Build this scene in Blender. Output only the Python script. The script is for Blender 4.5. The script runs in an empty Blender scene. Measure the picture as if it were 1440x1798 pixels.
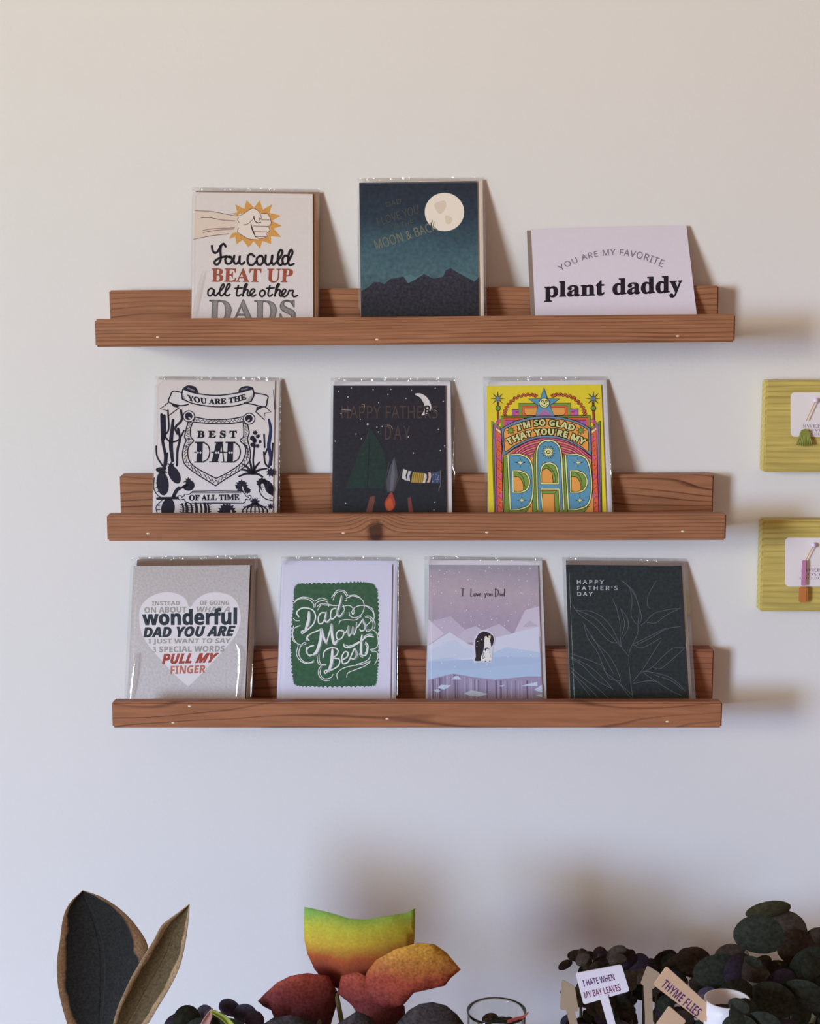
import bpy, bmesh, math, random
from mathutils import Vector, Matrix, noise
from mathutils.geometry import tessellate_polygon
random.seed(4)
sc = bpy.context.scene
COL = sc.collection

# ------------------------------------------------------------------ camera, light, exposure
PITCH = math.radians(8.0)
F = 2700.0                     # focal length in pixels of the 1440 x 1798 frame
CAM = Vector((0.0, -1.43, 0.0))
cd = bpy.data.cameras.new('camera'); cam = bpy.data.objects.new('camera', cd); COL.objects.link(cam)
cd.sensor_fit = 'HORIZONTAL'; cd.sensor_width = 36.0; cd.lens = 36.0 * F / 1440.0
cd.clip_start = 0.02
cam.location = CAM; cam.rotation_euler = (math.radians(90) - PITCH, 0, 0)
sc.camera = cam

w = bpy.data.worlds.new('room_light'); sc.world = w; w.use_nodes = True
bg = w.node_tree.nodes['Background']
W_COL = (.35, .235, .18, 1); W_STR = 1.0
L_UP = (1.0, .72, .50, 5.4); L_MID = (.83, 1.0, .95, 75); L_LOW = (.27, .43, 1.0, 7.9)
#OVR
bg.inputs[0].default_value = W_COL; bg.inputs[1].default_value = W_STR

def area(name, loc, target, sx, sy, power, col):
    ld = bpy.data.lights.new(name, 'AREA'); ld.shape = 'RECTANGLE'; ld.size = sx; ld.size_y = sy
    ld.energy = power; ld.color = col
    o = bpy.data.objects.new(name, ld); COL.objects.link(o); o.location = loc
    o.rotation_euler = (Vector(target) - Vector(loc)).to_track_quat('-Z', 'Y').to_euler()
    return o
#LIGHTS0
area('warm_fill_upper', (-4.0, -3.5, 1.15), (0.3, 0, 1.05), 1.05, 1.4, L_UP[3], L_UP[:3]).data.spread = math.radians(34)  # added warm fill, aimed high to tint the upper wall
area('window_light', (-4.0, -3.5, 0.15), (0.35, 0, 0.05), 1.05, 1.8, L_MID[3], L_MID[:3]).data.spread = math.radians(120)
area('cool_fill_lower', (-4.0, -3.5, -0.2), (0.5, 0, -1.15), 1.05, 0.9, L_LOW[3], L_LOW[:3]).data.spread = math.radians(34)  # added cool fill, aimed low to blue the lower wall
sc.view_settings.view_transform = 'Standard'; sc.view_settings.look = 'None'
sc.view_settings.gamma = 1.0; sc.view_settings.use_curve_mapping = False
sc.view_settings.exposure = -0.06

# ------------------------------------------------------------------ helpers
FW = Vector((0, math.cos(PITCH), -math.sin(PITCH))); UP = Vector((0, math.sin(PITCH), math.cos(PITCH))); RT = Vector((1, 0, 0))
def ray(x, y): return FW * F + RT * (x - 720.0) + UP * (899.0 - y)
def at(x, y, Y):               # the point seen at pixel x, y that lies Y in front (-) of the wall
    d = ray(x, y); return CAM + d * ((Y - CAM.y) / d.y)

def lin(c): c /= 255.0; return c / 12.92 if c <= 0.04045 else ((c + 0.055) / 1.055) ** 2.4
LF = 0.80
def C(r, g, b): return (min(.9, lin(r) / LF), min(.9, lin(g) / LF), min(.9, lin(b) / LF), 1)
_m = {}
def new_mat(name):
    m = bpy.data.materials.new(name); m.use_nodes = True
    return m, m.node_tree, m.node_tree.nodes['Principled BSDF']
def ink(r, g, b, rough=0.55):
    k = (r, g, b, rough)
    if k not in _m:
        m, nt, p = new_mat('print_%d_%d_%d' % (r, g, b)); p.inputs['Base Color'].default_value = C(r, g, b)
        p.inputs['Roughness'].default_value = rough; p.inputs['Specular IOR Level'].default_value = 0.25; _m[k] = m
    return _m[k]
def N(nt, t, **kw):
    n = nt.nodes.new(t)
    for k, v in kw.items():
        if k.startswith('i_'):
            key = k[2:]; key = int(key) if key.isdigit() else key.replace('_', ' ')
            n.inputs[key].default_value = v
        else: setattr(n, k, v)
    return n
def ramp(nt, stops, interp='LINEAR'):
    r = nt.nodes.new('ShaderNodeValToRGB'); e = r.color_ramp.elements; r.color_ramp.interpolation = interp
    while len(e) < len(stops): e.new(0.5)
    for q, (p, c) in zip(e, stops): q.position = p; q.color = c
    return r
def mottled(name, stops, h=0.14, nscale=220, amt=0.25, rough=0.5, bump=0.0, spec=0.25, lowscale=30):
    """paper printed with a colour that changes up the card (stops from bottom 0 to top 1) with watery mottling"""
    m, nt, p = new_mat(name); L = nt.links
    tc = N(nt, 'ShaderNodeTexCoord'); sp = N(nt, 'ShaderNodeSeparateXYZ'); L.new(tc.outputs['Object'], sp.inputs[0])
    mu = N(nt, 'ShaderNodeMath', operation='DIVIDE', i_1=h); L.new(sp.outputs['Z'], mu.inputs[0])
    n0 = N(nt, 'ShaderNodeTexNoise', i_Scale=lowscale, i_Detail=3.0); L.new(tc.outputs['Object'], n0.inputs['Vector'])
    a = N(nt, 'ShaderNodeMath', operation='MULTIPLY_ADD', i_1=0.25, i_2=-0.125); L.new(n0.outputs[0], a.inputs[0])
    ad = N(nt, 'ShaderNodeMath', operation='ADD'); L.new(mu.outputs[0], ad.inputs[0]); L.new(a.outputs[0], ad.inputs[1])
    r = ramp(nt, stops); L.new(ad.outputs[0], r.inputs[0])
    n1 = N(nt, 'ShaderNodeTexNoise', i_Scale=nscale, i_Detail=4.0); L.new(tc.outputs['Object'], n1.inputs['Vector'])
    mr = N(nt, 'ShaderNodeMapRange', i_1=0.3, i_2=0.7, i_3=1 - amt, i_4=1 + amt); L.new(n1.outputs[0], mr.inputs[0])
    mx = N(nt, 'ShaderNodeVectorMath', operation='SCALE'); L.new(r.outputs[0], mx.inputs[0]); L.new(mr.outputs[0], mx.inputs['Scale'])
    L.new(mx.outputs[0], p.inputs['Base Color'])
    p.inputs['Roughness'].default_value = rough; p.inputs['Specular IOR Level'].default_value = spec
    if bump:
        b = N(nt, 'ShaderNodeBump', i_Strength=bump, i_Distance=0.001); L.new(n1.outputs[0], b.inputs['Height']); L.new(b.outputs[0], p.inputs['Normal'])
    return m

def link(name, me, parent=None, mats=()):
    o = bpy.data.objects.new(name, me); COL.objects.link(o)
    for m in mats: me.materials.append(m)
    if parent: o.parent = parent
    return o
def empty(name, loc, label, cat, group=None, mat=None):
    o = bpy.data.objects.new(name, None); COL.objects.link(o); o.empty_display_size = 0.02
    if mat is not None: o.matrix_world = mat
    else: o.location = loc
    o['label'] = label; o['category'] = cat
    if group: o['group'] = group
    return o
def tag(o, label, cat, group=None):
    o['label'] = label; o['category'] = cat
    if group: o['group'] = group
    return o
def box_bm(x0, x1, y0, y1, z0, z1, bev=0.0):
    bm = bmesh.new(); bmesh.ops.create_cube(bm, size=1)
    for v in bm.verts: v.co = Vector((x0 + (v.co.x + .5) * (x1 - x0), y0 + (v.co.y + .5) * (y1 - y0), z0 + (v.co.z + .5) * (z1 - z0)))
    if bev: bmesh.ops.bevel(bm, geom=bm.edges[:], offset=bev, segments=2, affect='EDGES')
    return bm
def mesh_of(bm, name='mesh', smooth=False):
    bmesh.ops.recalc_face_normals(bm, faces=bm.faces)
    me = bpy.data.meshes.new(name); bm.to_mesh(me); bm.free()
    if smooth:
        for f in me.polygons: f.use_smooth = True
    return me
def slab(pts, y0, y1):         # a flat sheet with the outline pts (x, z), from depth y0 to y1
    bm = bmesh.new(); a = [bm.verts.new((x, y0, z)) for x, z in pts]; b = [bm.verts.new((x, y1, z)) for x, z in pts]
    bm.faces.new(a); bm.faces.new(b[::-1]); n = len(pts)
    for i in range(n): bm.faces.new((a[i], a[(i + 1) % n], b[(i + 1) % n], b[i]))
    return bm
def lathe(prof, n=32, c=(0, 0, 0)):
    bm = bmesh.new(); rings = []
    for r, z in prof:
        rings.append([bm.verts.new((c[0] + r * math.cos(2 * math.pi * i / n), c[1] + r * math.sin(2 * math.pi * i / n), c[2] + z)) for i in range(n)])
    for a, b in zip(rings, rings[1:]):
        for i in range(n): bm.faces.new((a[i], a[(i + 1) % n], b[(i + 1) % n], b[i]))
    bm.faces.new(rings[0][::-1]); bm.faces.new(rings[-1])
    return bm

# ------------------------------------------------------------------ 2D drawing tools (for what is printed on flat card)
def spline(p, n=7, closed=False):
    if len(p) < 3: return [Vector(q) for q in p]
    P = [Vector(q) for q in p]; out = []
    m = len(P); rng = range(m) if closed else range(m - 1)
    for i in rng:
        p1 = P[i]; p2 = P[(i + 1) % m]
        p0 = P[i - 1] if (i > 0 or closed) else p1 * 2 - p2
        p3 = P[(i + 2) % m] if (i + 2 < m or closed) else p2 * 2 - p1
        for k in range(n):
            t = k / n
            out.append(0.5 * ((2 * p1) + (p2 - p0) * t + (2 * p0 - 5 * p1 + 4 * p2 - p3) * t * t + (3 * p1 - p0 - 3 * p2 + p3) * t ** 3))
    if not closed: out.append(P[-1])
    return out
def along(pts, t):             # smooth curve through 2 or 3 points
    if len(pts) == 2: return Vector(pts[0]).lerp(Vector(pts[1]), t)
    a, b, c = [Vector(q) for q in pts]; k = 2 * b - (a + c) * 0.5
    return a * (1 - t) ** 2 + k * 2 * t * (1 - t) + c * t * t
def conv(s, st):
    if not st: return s
    up, lo = {'serif': (0x1D400, 0x1D41A), 'sans': (0x1D5D4, 0x1D5EE), 'ital': (0x1D63C, 0x1D656), 'script': (0x1D4D0, 0x1D4EA), 'thin': (0x1D5A0, 0x1D5BA)}[st]
    o = ''
    for ch in s:
        if 'A' <= ch <= 'Z': o += chr(up + ord(ch) - 65)
        elif 'a' <= ch <= 'z': o += chr(lo + ord(ch) - 97)
        else: o += ch
    return o
def glyphs(s, st, off, gap):
    cu = bpy.data.curves.new('t', 'FONT'); cu.body = conv(s, st); cu.resolution_u = 3; cu.offset = off; cu.space_character = gap; cu.size = 1
    o = bpy.data.objects.new('t', cu); COL.objects.link(o)
    dg = bpy.context.evaluated_depsgraph_get(); me = bpy.data.meshes.new_from_object(o.evaluated_get(dg))
    V = [v.co.xy.copy() for v in me.vertices]; Fs = [list(p.vertices) for p in me.polygons]
    bpy.data.objects.remove(o); bpy.data.curves.remove(cu); bpy.data.meshes.remove(me)
    x0 = min(v.x for v in V); x1 = max(v.x for v in V); y0 = min(v.y for v in V); y1 = max(v.y for v in V)
    return [((v.x - x0) / (x1 - x0), (v.y - y0) / (y1 - y0)) for v in V], Fs

class Ink:
    """flat print on a card: every shape is drawn in the enlarged view (ox, oy, scale) and laid on the card's plane"""
    def __init__(s, card, name, crop=None):
        s.card = card; s.name = name; s.crop = crop or card.crop; s.V = []; s.F = []; s.M = []; s.mats = []; s.last = None; s.ws = 1.0
    def lay(s, col):
        m = col if not isinstance(col, tuple) else ink(*col)
        if m is not s.last: s.card.z -= 4.5e-6; s.last = m
        if m not in s.mats: s.mats.append(m)
        return s.mats.index(m)
    def add(s, pts, faces, col):
        k = s.lay(col); b = len(s.V); ox, oy, sc_ = s.crop
        for x, y in pts:
            u, v = s.card.uv(ox + x / sc_, oy + y / sc_); s.V.append((u, s.card.z, max(v, 0.0003)))
        for f in faces: s.F.append([b + i for i in f]); s.M.append(k)
        return s
    def poly(s, pts, col, smooth=False):
        p = [tuple(q) for q in (spline(pts, 6, True) if smooth else pts)]
        tri = tessellate_polygon([[Vector((x, y, 0)) for x, y in p]])
        return s.add(p, tri, col)
    def ell(s, x, y, rx, ry=None, col=(0, 0, 0), rot=0, n=20):
        ry = ry or rx; c, q = math.cos(math.radians(rot)), math.sin(math.radians(rot)); P = []
        for i in range(n):
            a = 2 * math.pi * i / n; ex, ey = rx * math.cos(a), ry * math.sin(a); P.append((x + ex * c - ey * q, y + ex * q + ey * c))
        return s.add(P, [list(range(n))], col)
    def star(s, x, y, R, r, n, col, rot=-90, jit=0):
        P = []
        for i in range(2 * n):
            a = math.radians(rot) + math.pi * i / n; q = (R if i % 2 == 0 else r) * (1 + random.uniform(-jit, jit)); P.append((x + q * math.cos(a), y + q * math.sin(a)))
        return s.poly(P, col)
    def line(s, pts, wd, col, smooth=True, taper=0, closed=False):
        wd *= s.ws; p = spline(pts, 6, closed) if smooth else [Vector(q) for q in pts]
        q = [p[0]]
        for a in p[1:]:
            if (a - q[-1]).length > 0.3: q.append(a)
        if closed: q.append(q[0])
        n = len(q)
        if n < 2: return s
        V = []; Fc = []
        for i, a in enumerate(q):
            d = (q[min(i + 1, n - 1)] - q[max(i - 1, 0)])
            if closed and i in (0, n - 1): d = q[1] - q[-2]
            if d.length < 1e-6: d = Vector((1, 0))
            d.normalize(); nn = Vector((-d.y, d.x)); t = i / (n - 1)
            h = wd / 2 * (1 - taper * (1 - math.sin(math.pi * t))) if taper >= 0 else wd / 2 * (1 + taper * t)
            V += [tuple(a + nn * h), tuple(a - nn * h)]
            if i: k = 2 * i; Fc.append((k - 2, k - 1, k + 1, k))
        if not closed and wd > 3:
            for e, c in ((0, q[0]), (1, q[-1])):
                h = (Vector(V[0]) - Vector(V[1])).length / 2 if e == 0 else (Vector(V[2 * n - 1]) - Vector(V[2 * n - 2])).length / 2
                if h < 0.8: continue
                b = len(V); V += [(c.x + h * math.cos(a * math.pi / 4), c.y + h * math.sin(a * math.pi / 4)) for a in range(8)]
                Fc.append(list(range(b, b + 8)))
        return s.add(V, Fc, col)
    def lines(s, L, wd, col, **k):
        for p in L: s.line(p, wd, col, **k)
        return s
    def text(s, t, top, bot, col, st='sans', bold=0.0, gap=1.0):
        g, Fs = glyphs(t, st, 0.0, gap)
        P = [along(bot, x).lerp(along(top, x), y) for x, y in g]; s.add([tuple(p) for p in P], Fs, col)
        if bold:               # a thin band along every contour makes the letters heavier
            cnt = {}
            for f in Fs:
                for i in range(len(f)): k = tuple(sorted((f[i], f[(i + 1) % len(f)]))); cnt[k] = cnt.get(k, 0) + 1
            V = []; Q = []
            for (i, j), n in cnt.items():
                if n > 1: continue
                d = P[j] - P[i]
                if d.length < 1e-3: continue
                d = d.normalized() * bold / 2; m = Vector((-d.y, d.x)); b = len(V)
                V += [tuple(P[i] - d * .7 + m), tuple(P[i] - d * .7 - m), tuple(P[j] + d * .7 - m), tuple(P[j] + d * .7 + m)]; Q.append((b, b + 1, b + 2, b + 3))
            s.add(V, Q, col)
        return s
    def zig(s, A, B, n, wd, col):
        a = spline(A, 8); b = spline(B, 8); P = []
        for i in range(n + 1):
            t = i / n; pa = a[min(int(t * (len(a) - 1)), len(a) - 1)]; pb = b[min(int(t * (len(b) - 1)), len(b) - 1)]
            P.append(tuple(pa.lerp(pb, 0.25 if i % 2 else 0.75)))
        return s.line(P, wd, col, smooth=False)
    def build(s, label=None):
        me = bpy.data.meshes.new(s.name); me.from_pydata(s.V, [], s.F)
        o = link(s.name, me, s.card.root, s.mats)
        for p, k in zip(me.polygons, s.M): p.material_index = k
        me.update()
        bm = bmesh.new(); bm.from_mesh(me)
        for f in bm.faces: f.normal_update()
        fl = [f for f in bm.faces if f.normal.y > 0]; bmesh.ops.reverse_faces(bm, faces=fl); bm.to_mesh(me); bm.free()
        if label: o['label'] = label
        return o

def cellophane():
    m, nt, p = new_mat('cellophane'); L = nt.links; nt.nodes.remove(p); out = nt.nodes['Material Output']
    t = N(nt, 'ShaderNodeBsdfTransparent'); t.inputs[0].default_value = (.985, .985, .985, 1)
    g = N(nt, 'ShaderNodeBsdfGlossy'); g.inputs['Roughness'].default_value = 0.10
    fr = N(nt, 'ShaderNodeLayerWeight', i_Blend=0.12); mr = N(nt, 'ShaderNodeMath', operation='MULTIPLY_ADD', i_1=0.22, i_2=0.005); L.new(fr.outputs['Fresnel'], mr.inputs[0])
    mx = N(nt, 'ShaderNodeMixShader'); L.new(mr.outputs[0], mx.inputs[0]); L.new(t.outputs[0], mx.inputs[1]); L.new(g.outputs[0], mx.inputs[2]); L.new(mx.outputs[0], out.inputs[0])
    tc = N(nt, 'ShaderNodeTexCoord'); n = N(nt, 'ShaderNodeTexNoise', i_Scale=22.0, i_Detail=2.0); L.new(tc.outputs['Object'], n.inputs['Vector'])
    b = N(nt, 'ShaderNodeBump', i_Strength=0.25, i_Distance=0.004); L.new(n.outputs[0], b.inputs['Height']); L.new(b.outputs[0], g.inputs['Normal'])
    return m
def crimp(name='cellophane_fold', mixv=0.11, rough=0.16, bump=1.0):
    m, nt, p = new_mat(name); L = nt.links; nt.nodes.remove(p); out = nt.nodes['Material Output']
    t = N(nt, 'ShaderNodeBsdfTransparent'); g = N(nt, 'ShaderNodeBsdfGlossy'); g.inputs['Roughness'].default_value = rough
    mx = N(nt, 'ShaderNodeMixShader'); mx.inputs[0].default_value = mixv; L.new(t.outputs[0], mx.inputs[1]); L.new(g.outputs[0], mx.inputs[2]); L.new(mx.outputs[0], out.inputs[0])
    tc = N(nt, 'ShaderNodeTexCoord'); n = N(nt, 'ShaderNodeTexNoise', i_Scale=130.0, i_Detail=2.0); L.new(tc.outputs['Object'], n.inputs['Vector'])
    b = N(nt, 'ShaderNodeBump', i_Strength=bump, i_Distance=0.006); L.new(n.outputs[0], b.inputs['Height']); L.new(b.outputs[0], g.inputs['Normal'])
    return m
CELLO = cellophane(); CRIMP = crimp(); GLINT = crimp('cellophane_crease', .22, .2, .15)

class Card:
    """a greeting card leaning in a picture ledge. quads are TL, TR, BR, BL in the enlarged view; the lower pair lies at the ledge's lip"""
    def __init__(s, label, crop, shelf, front, env, sleeve, mfront, menv, b=0.040, H=0.14, wide=False):
        s.crop = crop; s.z = -0.00006
        ox, oy, k = crop; X = lambda q: (ox + q[0] / k, oy + q[1] / k)
        cx = (X(front[2])[0] + X(front[3])[0]) / 2
        for it in range(4):
            a = math.asin((b - 0.004) / H)
            px = at(cx, X(front[2])[1], -b); O = Vector((px.x, -b, shelf.floor_z(px.x)))
            s.M = Matrix.Translation(O) @ Matrix.Rotation(-shelf.roll, 4, 'Y') @ Matrix.Rotation(-a, 4, 'X')
            s.Mi = s.M.inverted()
            q = [X(p) for p in env or front]; H = (s.uv(*q[0])[1] + s.uv(*q[1])[1]) / 2 + 0.002
        s.H = H
        s.root = empty('greeting_card', None, label, 'card', 'greeting cards on the picture ledges', mat=s.M)
        def quad(Q, top=0.0):
            P = [s.uv(*X(p)) for p in Q]; out = [P[0], P[1]]
            for hi, lo in ((P[1], P[2]), (P[0], P[3])):
                t = (hi[1]) / (hi[1] - lo[1]); out.append((hi[0] + (lo[0] - hi[0]) * t, 0.0))
            return out
        s.q = quad(front)
        link('front_panel', mesh_of(slab(s.q, 0, 0.0006)), s.root, [mfront])
        # back leaf of the folded card
        bq = [(x * 0.999, z * 0.999) for x, z in s.q]
        link('back_panel', mesh_of(slab(bq, 0.0007, 0.0011)), s.root, [ink(214, 210, 206)])
        if env:
            e = quad(env); o = link('envelope', mesh_of(slab(e, 0.0012, 0.0020)), s.root, [menv])
            # the envelope's flap seam on its back
            n = Vector(e[0]).lerp(Vector(e[1]), .5); f = [e[0], e[1], (n.x, n.y - 0.035)]
            link('flap', mesh_of(slab(f, 0.0020, 0.0022)), o, [menv])
        if sleeve:
            q = quad(sleeve); nx, nz = 14, 16; bm = bmesh.new()
            rnd = random.Random(label); sd = rnd.uniform(0, 50)
            for side, y0 in ((1, -0.0016), (0, 0.0026)):
                g = []
                for j in range(nz + 1):
                    row = []
                    for i in range(nx + 1):
                        tx, tz = i / nx, j / nz
                        p = Vector(q[3]).lerp(Vector(q[2]), tx).lerp(Vector(q[0]).lerp(Vector(q[1]), tx), tz)
                        e_ = min(tx, 1 - tx) * 2; e_ = min(1, e_ * 2.5)
                        y = (y0 * e_ + 0.0005 * (1 - e_)) if tz < 0.97 else 0.0005
                        if side and 0 < i < nx and tz < .97: y += 0.00035 * noise.noise(Vector((p.x * 40 + sd, p.y * 18, 1)))
                        row.append(bm.verts.new((p.x, min(y, -0.0009) if (side and 0 < i < nx and tz < .97) else y, p.y)))
                    g.append(row)
                for j in range(nz):
                    for i in range(nx): bm.faces.new((g[j][i], g[j][i + 1], g[j + 1][i + 1], g[j + 1][i]))
            bmesh.ops.remove_doubles(bm, verts=bm.verts, dist=1e-5)
            sl = link('clear_sleeve', mesh_of(bm, smooth=True), s.root, [CELLO])
            s.sleeve = sl
            bm = bmesh.new(); n = 46; rows = []
            for j in range(4):
                rows.append([bm.verts.new((Vector(q[0]).lerp(Vector(q[1]), i / n).x, -0.0004 + rnd.uniform(-.0005, .0005), Vector(q[0]).lerp(Vector(q[1]), i / n).y - j * 0.0012 + 0.0002)) for i in range(n + 1)])
            for j in range(3):
                for i in range(n): bm.faces.new((rows[j][i], rows[j][i + 1], rows[j + 1][i + 1], rows[j + 1][i]))
            link('seal', mesh_of(bm, smooth=True), sl, [CRIMP])
    def uv(s, px, py):
        d = s.Mi.to_3x3() @ ray(px, py); o = s.Mi @ CAM; t = -o.y / d.y; p = o + d * t
        return (p.x, p.z)
    def ink(s, name='artwork', crop=None): return Ink(s, name, crop)
    def glint(s, L, wd):       # a shiny crease in the cellophane, a narrow ridge that mirrors the window
        ox, oy, k = s.crop; bm = bmesh.new(); prev = None; P = spline([(ox + x / k, oy + y / k) for x, y in L], 4)
        for i, p in enumerate(P):
            u, v = s.uv(p.x, p.y); h = wd / 2000.0 * math.sin(math.pi * min(1, max(0.06, (i + .5) / len(P)))) ** .5; r = []
            hh = 0.0
            for j in range(6):
                r.append(bm.verts.new((u - h + h * 2 * j / 5, -0.0019 - hh, v))); hh += h * 0.4 * math.tan(math.radians(34 - 4.5 * j))
            r.append(bm.verts.new((u + h * 1.02, -0.0019, v)))
            if prev:
                for j in range(6): bm.faces.new((prev[j], prev[j + 1], r[j + 1], r[j]))
            prev = r
        link('crease', mesh_of(bm, smooth=True), s.sleeve, [GLINT])

# ------------------------------------------------------------------ the setting
def wall_paint():
    m, nt, p = new_mat('painted_plaster'); L = nt.links
    p.inputs['Base Color'].default_value = (0.80, 0.785, 0.77, 1); p.inputs['Roughness'].default_value = 0.62; p.inputs['Specular IOR Level'].default_value = 0.3
    tc = N(nt, 'ShaderNodeTexCoord'); n = N(nt, 'ShaderNodeTexNoise', i_Scale=170.0, i_Detail=4.0); L.new(tc.outputs['Object'], n.inputs['Vector'])
    b = N(nt, 'ShaderNodeBump', i_Strength=0.12, i_Distance=0.002); L.new(n.outputs[0], b.inputs['Height']); L.new(b.outputs[0], p.inputs['Normal'])
    return m
o = link('wall_back', mesh_of(box_bm(-3, 3, 0, 0.12, -1.6, 1.5)), None, [wall_paint()]); o['kind'] = 'structure'
def floor_mat():
    m, nt, p = new_mat('oak_floor'); L = nt.links
    tc = N(nt, 'ShaderNodeTexCoord'); br = N(nt, 'ShaderNodeTexBrick'); br.inputs['Scale'].default_value = 3.0; br.inputs['Mortar Size'].default_value = 0.004
    br.inputs['Color1'].default_value = (.36, .24, .14, 1); br.inputs['Color2'].default_value = (.30, .19, .11, 1); br.inputs['Mortar'].default_value = (.08, .05, .03, 1)
    L.new(tc.outputs['Object'], br.inputs['Vector']); L.new(br.outputs[0], p.inputs['Base Color']); p.inputs['Roughness'].default_value = .45
    return m
o = link('floor', mesh_of(box_bm(-3, 3, -4, 0.0, -1.65, -1.6)), None, [floor_mat()]); o['kind'] = 'structure'

def wood(name, base, dark, freq, knot=None, wob=0.6, seed=0.0, thin=0.72, rough=0.5):
    """wood with its grain along x; knot = (x, z, radius) bends the grain"""
    m, nt, p = new_mat(name); L = nt.links
    tc = N(nt, 'ShaderNodeTexCoord'); mp = N(nt, 'ShaderNodeMapping'); mp.inputs['Location'].default_value = (seed, seed * .37, seed * .7); mp.inputs['Scale'].default_value = (1.0, 6.0, 6.0)
    L.new(tc.outputs['Object'], mp.inputs['Vector'])
    n = N(nt, 'ShaderNodeTexNoise', i_Scale=4.5, i_Detail=1.5, i_Roughness=0.4); L.new(mp.outputs[0], n.inputs['Vector'])
    sp = N(nt, 'ShaderNodeSeparateXYZ'); L.new(tc.outputs['Object'], sp.inputs[0])
    yy = N(nt, 'ShaderNodeMath', operation='MULTIPLY_ADD', i_1=0.6); L.new(sp.outputs['Y'], yy.inputs[0]); L.new(sp.outputs['Z'], yy.inputs[2])
    a = N(nt, 'ShaderNodeMath', operation='MULTIPLY', i_1=freq); L.new(yy.outputs[0], a.inputs[0])
    b = N(nt, 'ShaderNodeMath', operation='MULTIPLY_ADD', i_1=wob * 10); L.new(n.outputs[0], b.inputs[0]); L.new(a.outputs[0], b.inputs[2])
    val = b
    kmask = None
    if knot:
        kx, kz, kr = knot
        def gs(sx, sz):
            c = N(nt, 'ShaderNodeCombineXYZ'); dx = N(nt, 'ShaderNodeMath', operation='MULTIPLY_ADD', i_1=1 / sx, i_2=-kx / sx); dz = N(nt, 'ShaderNodeMath', operation='MULTIPLY_ADD', i_1=1 / sz, i_2=-kz / sz)
            L.new(sp.outputs['X'], dx.inputs[0]); L.new(sp.outputs['Z'], dz.inputs[0]); L.new(dx.outputs[0], c.inputs[0]); L.new(dz.outputs[0], c.inputs[1])
            ln = N(nt, 'ShaderNodeVectorMath', operation='LENGTH'); L.new(c.outputs[0], ln.inputs[0]); return ln.outputs['Value']
        r2 = gs(kr * 2.0, kr * 2.2)
        pw = N(nt, 'ShaderNodeMath', operation='POWER', i_1=2.0); L.new(r2, pw.inputs[0]); ng = N(nt, 'ShaderNodeMath', operation='MULTIPLY', i_1=-1.0); L.new(pw.outputs[0], ng.inputs[0])
        ex = N(nt, 'ShaderNodeMath', operation='EXPONENT'); L.new(ng.outputs[0], ex.inputs[0])
        dzz = N(nt, 'ShaderNodeMath', operation='MULTIPLY_ADD', i_1=-freq * .9, i_2=kz * freq * .9 - 1.1); L.new(sp.outputs['Z'], dzz.inputs[0])
        ad = N(nt, 'ShaderNodeMath', operation='MULTIPLY_ADD'); L.new(ex.outputs[0], ad.inputs[0]); L.new(dzz.outputs[0], ad.inputs[1]); L.new(b.outputs[0], ad.inputs[2]); val = ad
        r1 = gs(kr, kr * 1.25); n3 = N(nt, 'ShaderNodeTexNoise', i_Scale=160.0, i_Detail=3.0); L.new(tc.outputs['Object'], n3.inputs['Vector'])
        rr = N(nt, 'ShaderNodeMath', operation='MULTIPLY_ADD', i_1=0.9); L.new(n3.outputs[0], rr.inputs[0]); L.new(r1, rr.inputs[2])
        km = N(nt, 'ShaderNodeMapRange', i_1=1.05, i_2=1.6, i_3=0.85, i_4=0.0); L.new(rr.outputs[0], km.inputs[0]); kmask = km
    fr = N(nt, 'ShaderNodeMath', operation='FRACT'); L.new(val.outputs[0], fr.inputs[0])
    pk = ramp(nt, [(0.0, (0, 0, 0, 1)), (thin, (0, 0, 0, 1)), (0.93, (1, 1, 1, 1)), (1.0, (0, 0, 0, 1))]); L.new(fr.outputs[0], pk.inputs[0])
    mp2 = N(nt, 'ShaderNodeMapping'); mp2.inputs['Scale'].default_value = (18.0, 300.0, 300.0); L.new(tc.outputs['Object'], mp2.inputs['Vector'])
    n2 = N(nt, 'ShaderNodeTexNoise', i_Scale=1.0, i_Detail=4.0); L.new(mp2.outputs[0], n2.inputs['Vector'])
    mp4 = N(nt, 'ShaderNodeMapping'); mp4.inputs['Scale'].default_value = (5.0, 30.0, 30.0); mp4.inputs['Location'].default_value = (seed, 0, 3); L.new(tc.outputs['Object'], mp4.inputs['Vector'])
    n4 = N(nt, 'ShaderNodeTexNoise', i_Scale=1.0, i_Detail=2.0); L.new(mp4.outputs[0], n4.inputs['Vector'])
    st = N(nt, 'ShaderNodeMapRange', i_1=0.35, i_2=0.7, i_3=0.35, i_4=1.0); L.new(n4.outputs[0], st.inputs[0])
    s0 = N(nt, 'ShaderNodeMath', operation='MULTIPLY'); L.new(pk.outputs[0], s0.inputs[0]); L.new(st.outputs[0], s0.inputs[1])
    m1 = N(nt, 'ShaderNodeMix', data_type='RGBA'); m1.inputs[6].default_value = base; m1.inputs[7].default_value = dark; L.new(s0.outputs[0], m1.inputs[0])
    v = N(nt, 'ShaderNodeMapRange', i_1=0.25, i_2=0.75, i_3=0.78, i_4=1.2); L.new(n2.outputs[0], v.inputs[0])
    mx = N(nt, 'ShaderNodeVectorMath', operation='SCALE'); L.new(m1.outputs[2], mx.inputs[0]); L.new(v.outputs[0], mx.inputs['Scale']); last = mx.outputs[0]
    if kmask:
        m2 = N(nt, 'ShaderNodeMix', data_type='RGBA'); m2.inputs[7].default_value = (dark[0] * .35, dark[1] * .32, dark[2] * .35, 1); L.new(kmask.outputs[0], m2.inputs[0]); L.new(last, m2.inputs[6]); last = m2.outputs[2]
    L.new(last, p.inputs['Base Color']); p.inputs['Roughness'].default_value = rough; p.inputs['Specular IOR Level'].default_value = 0.3
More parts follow.
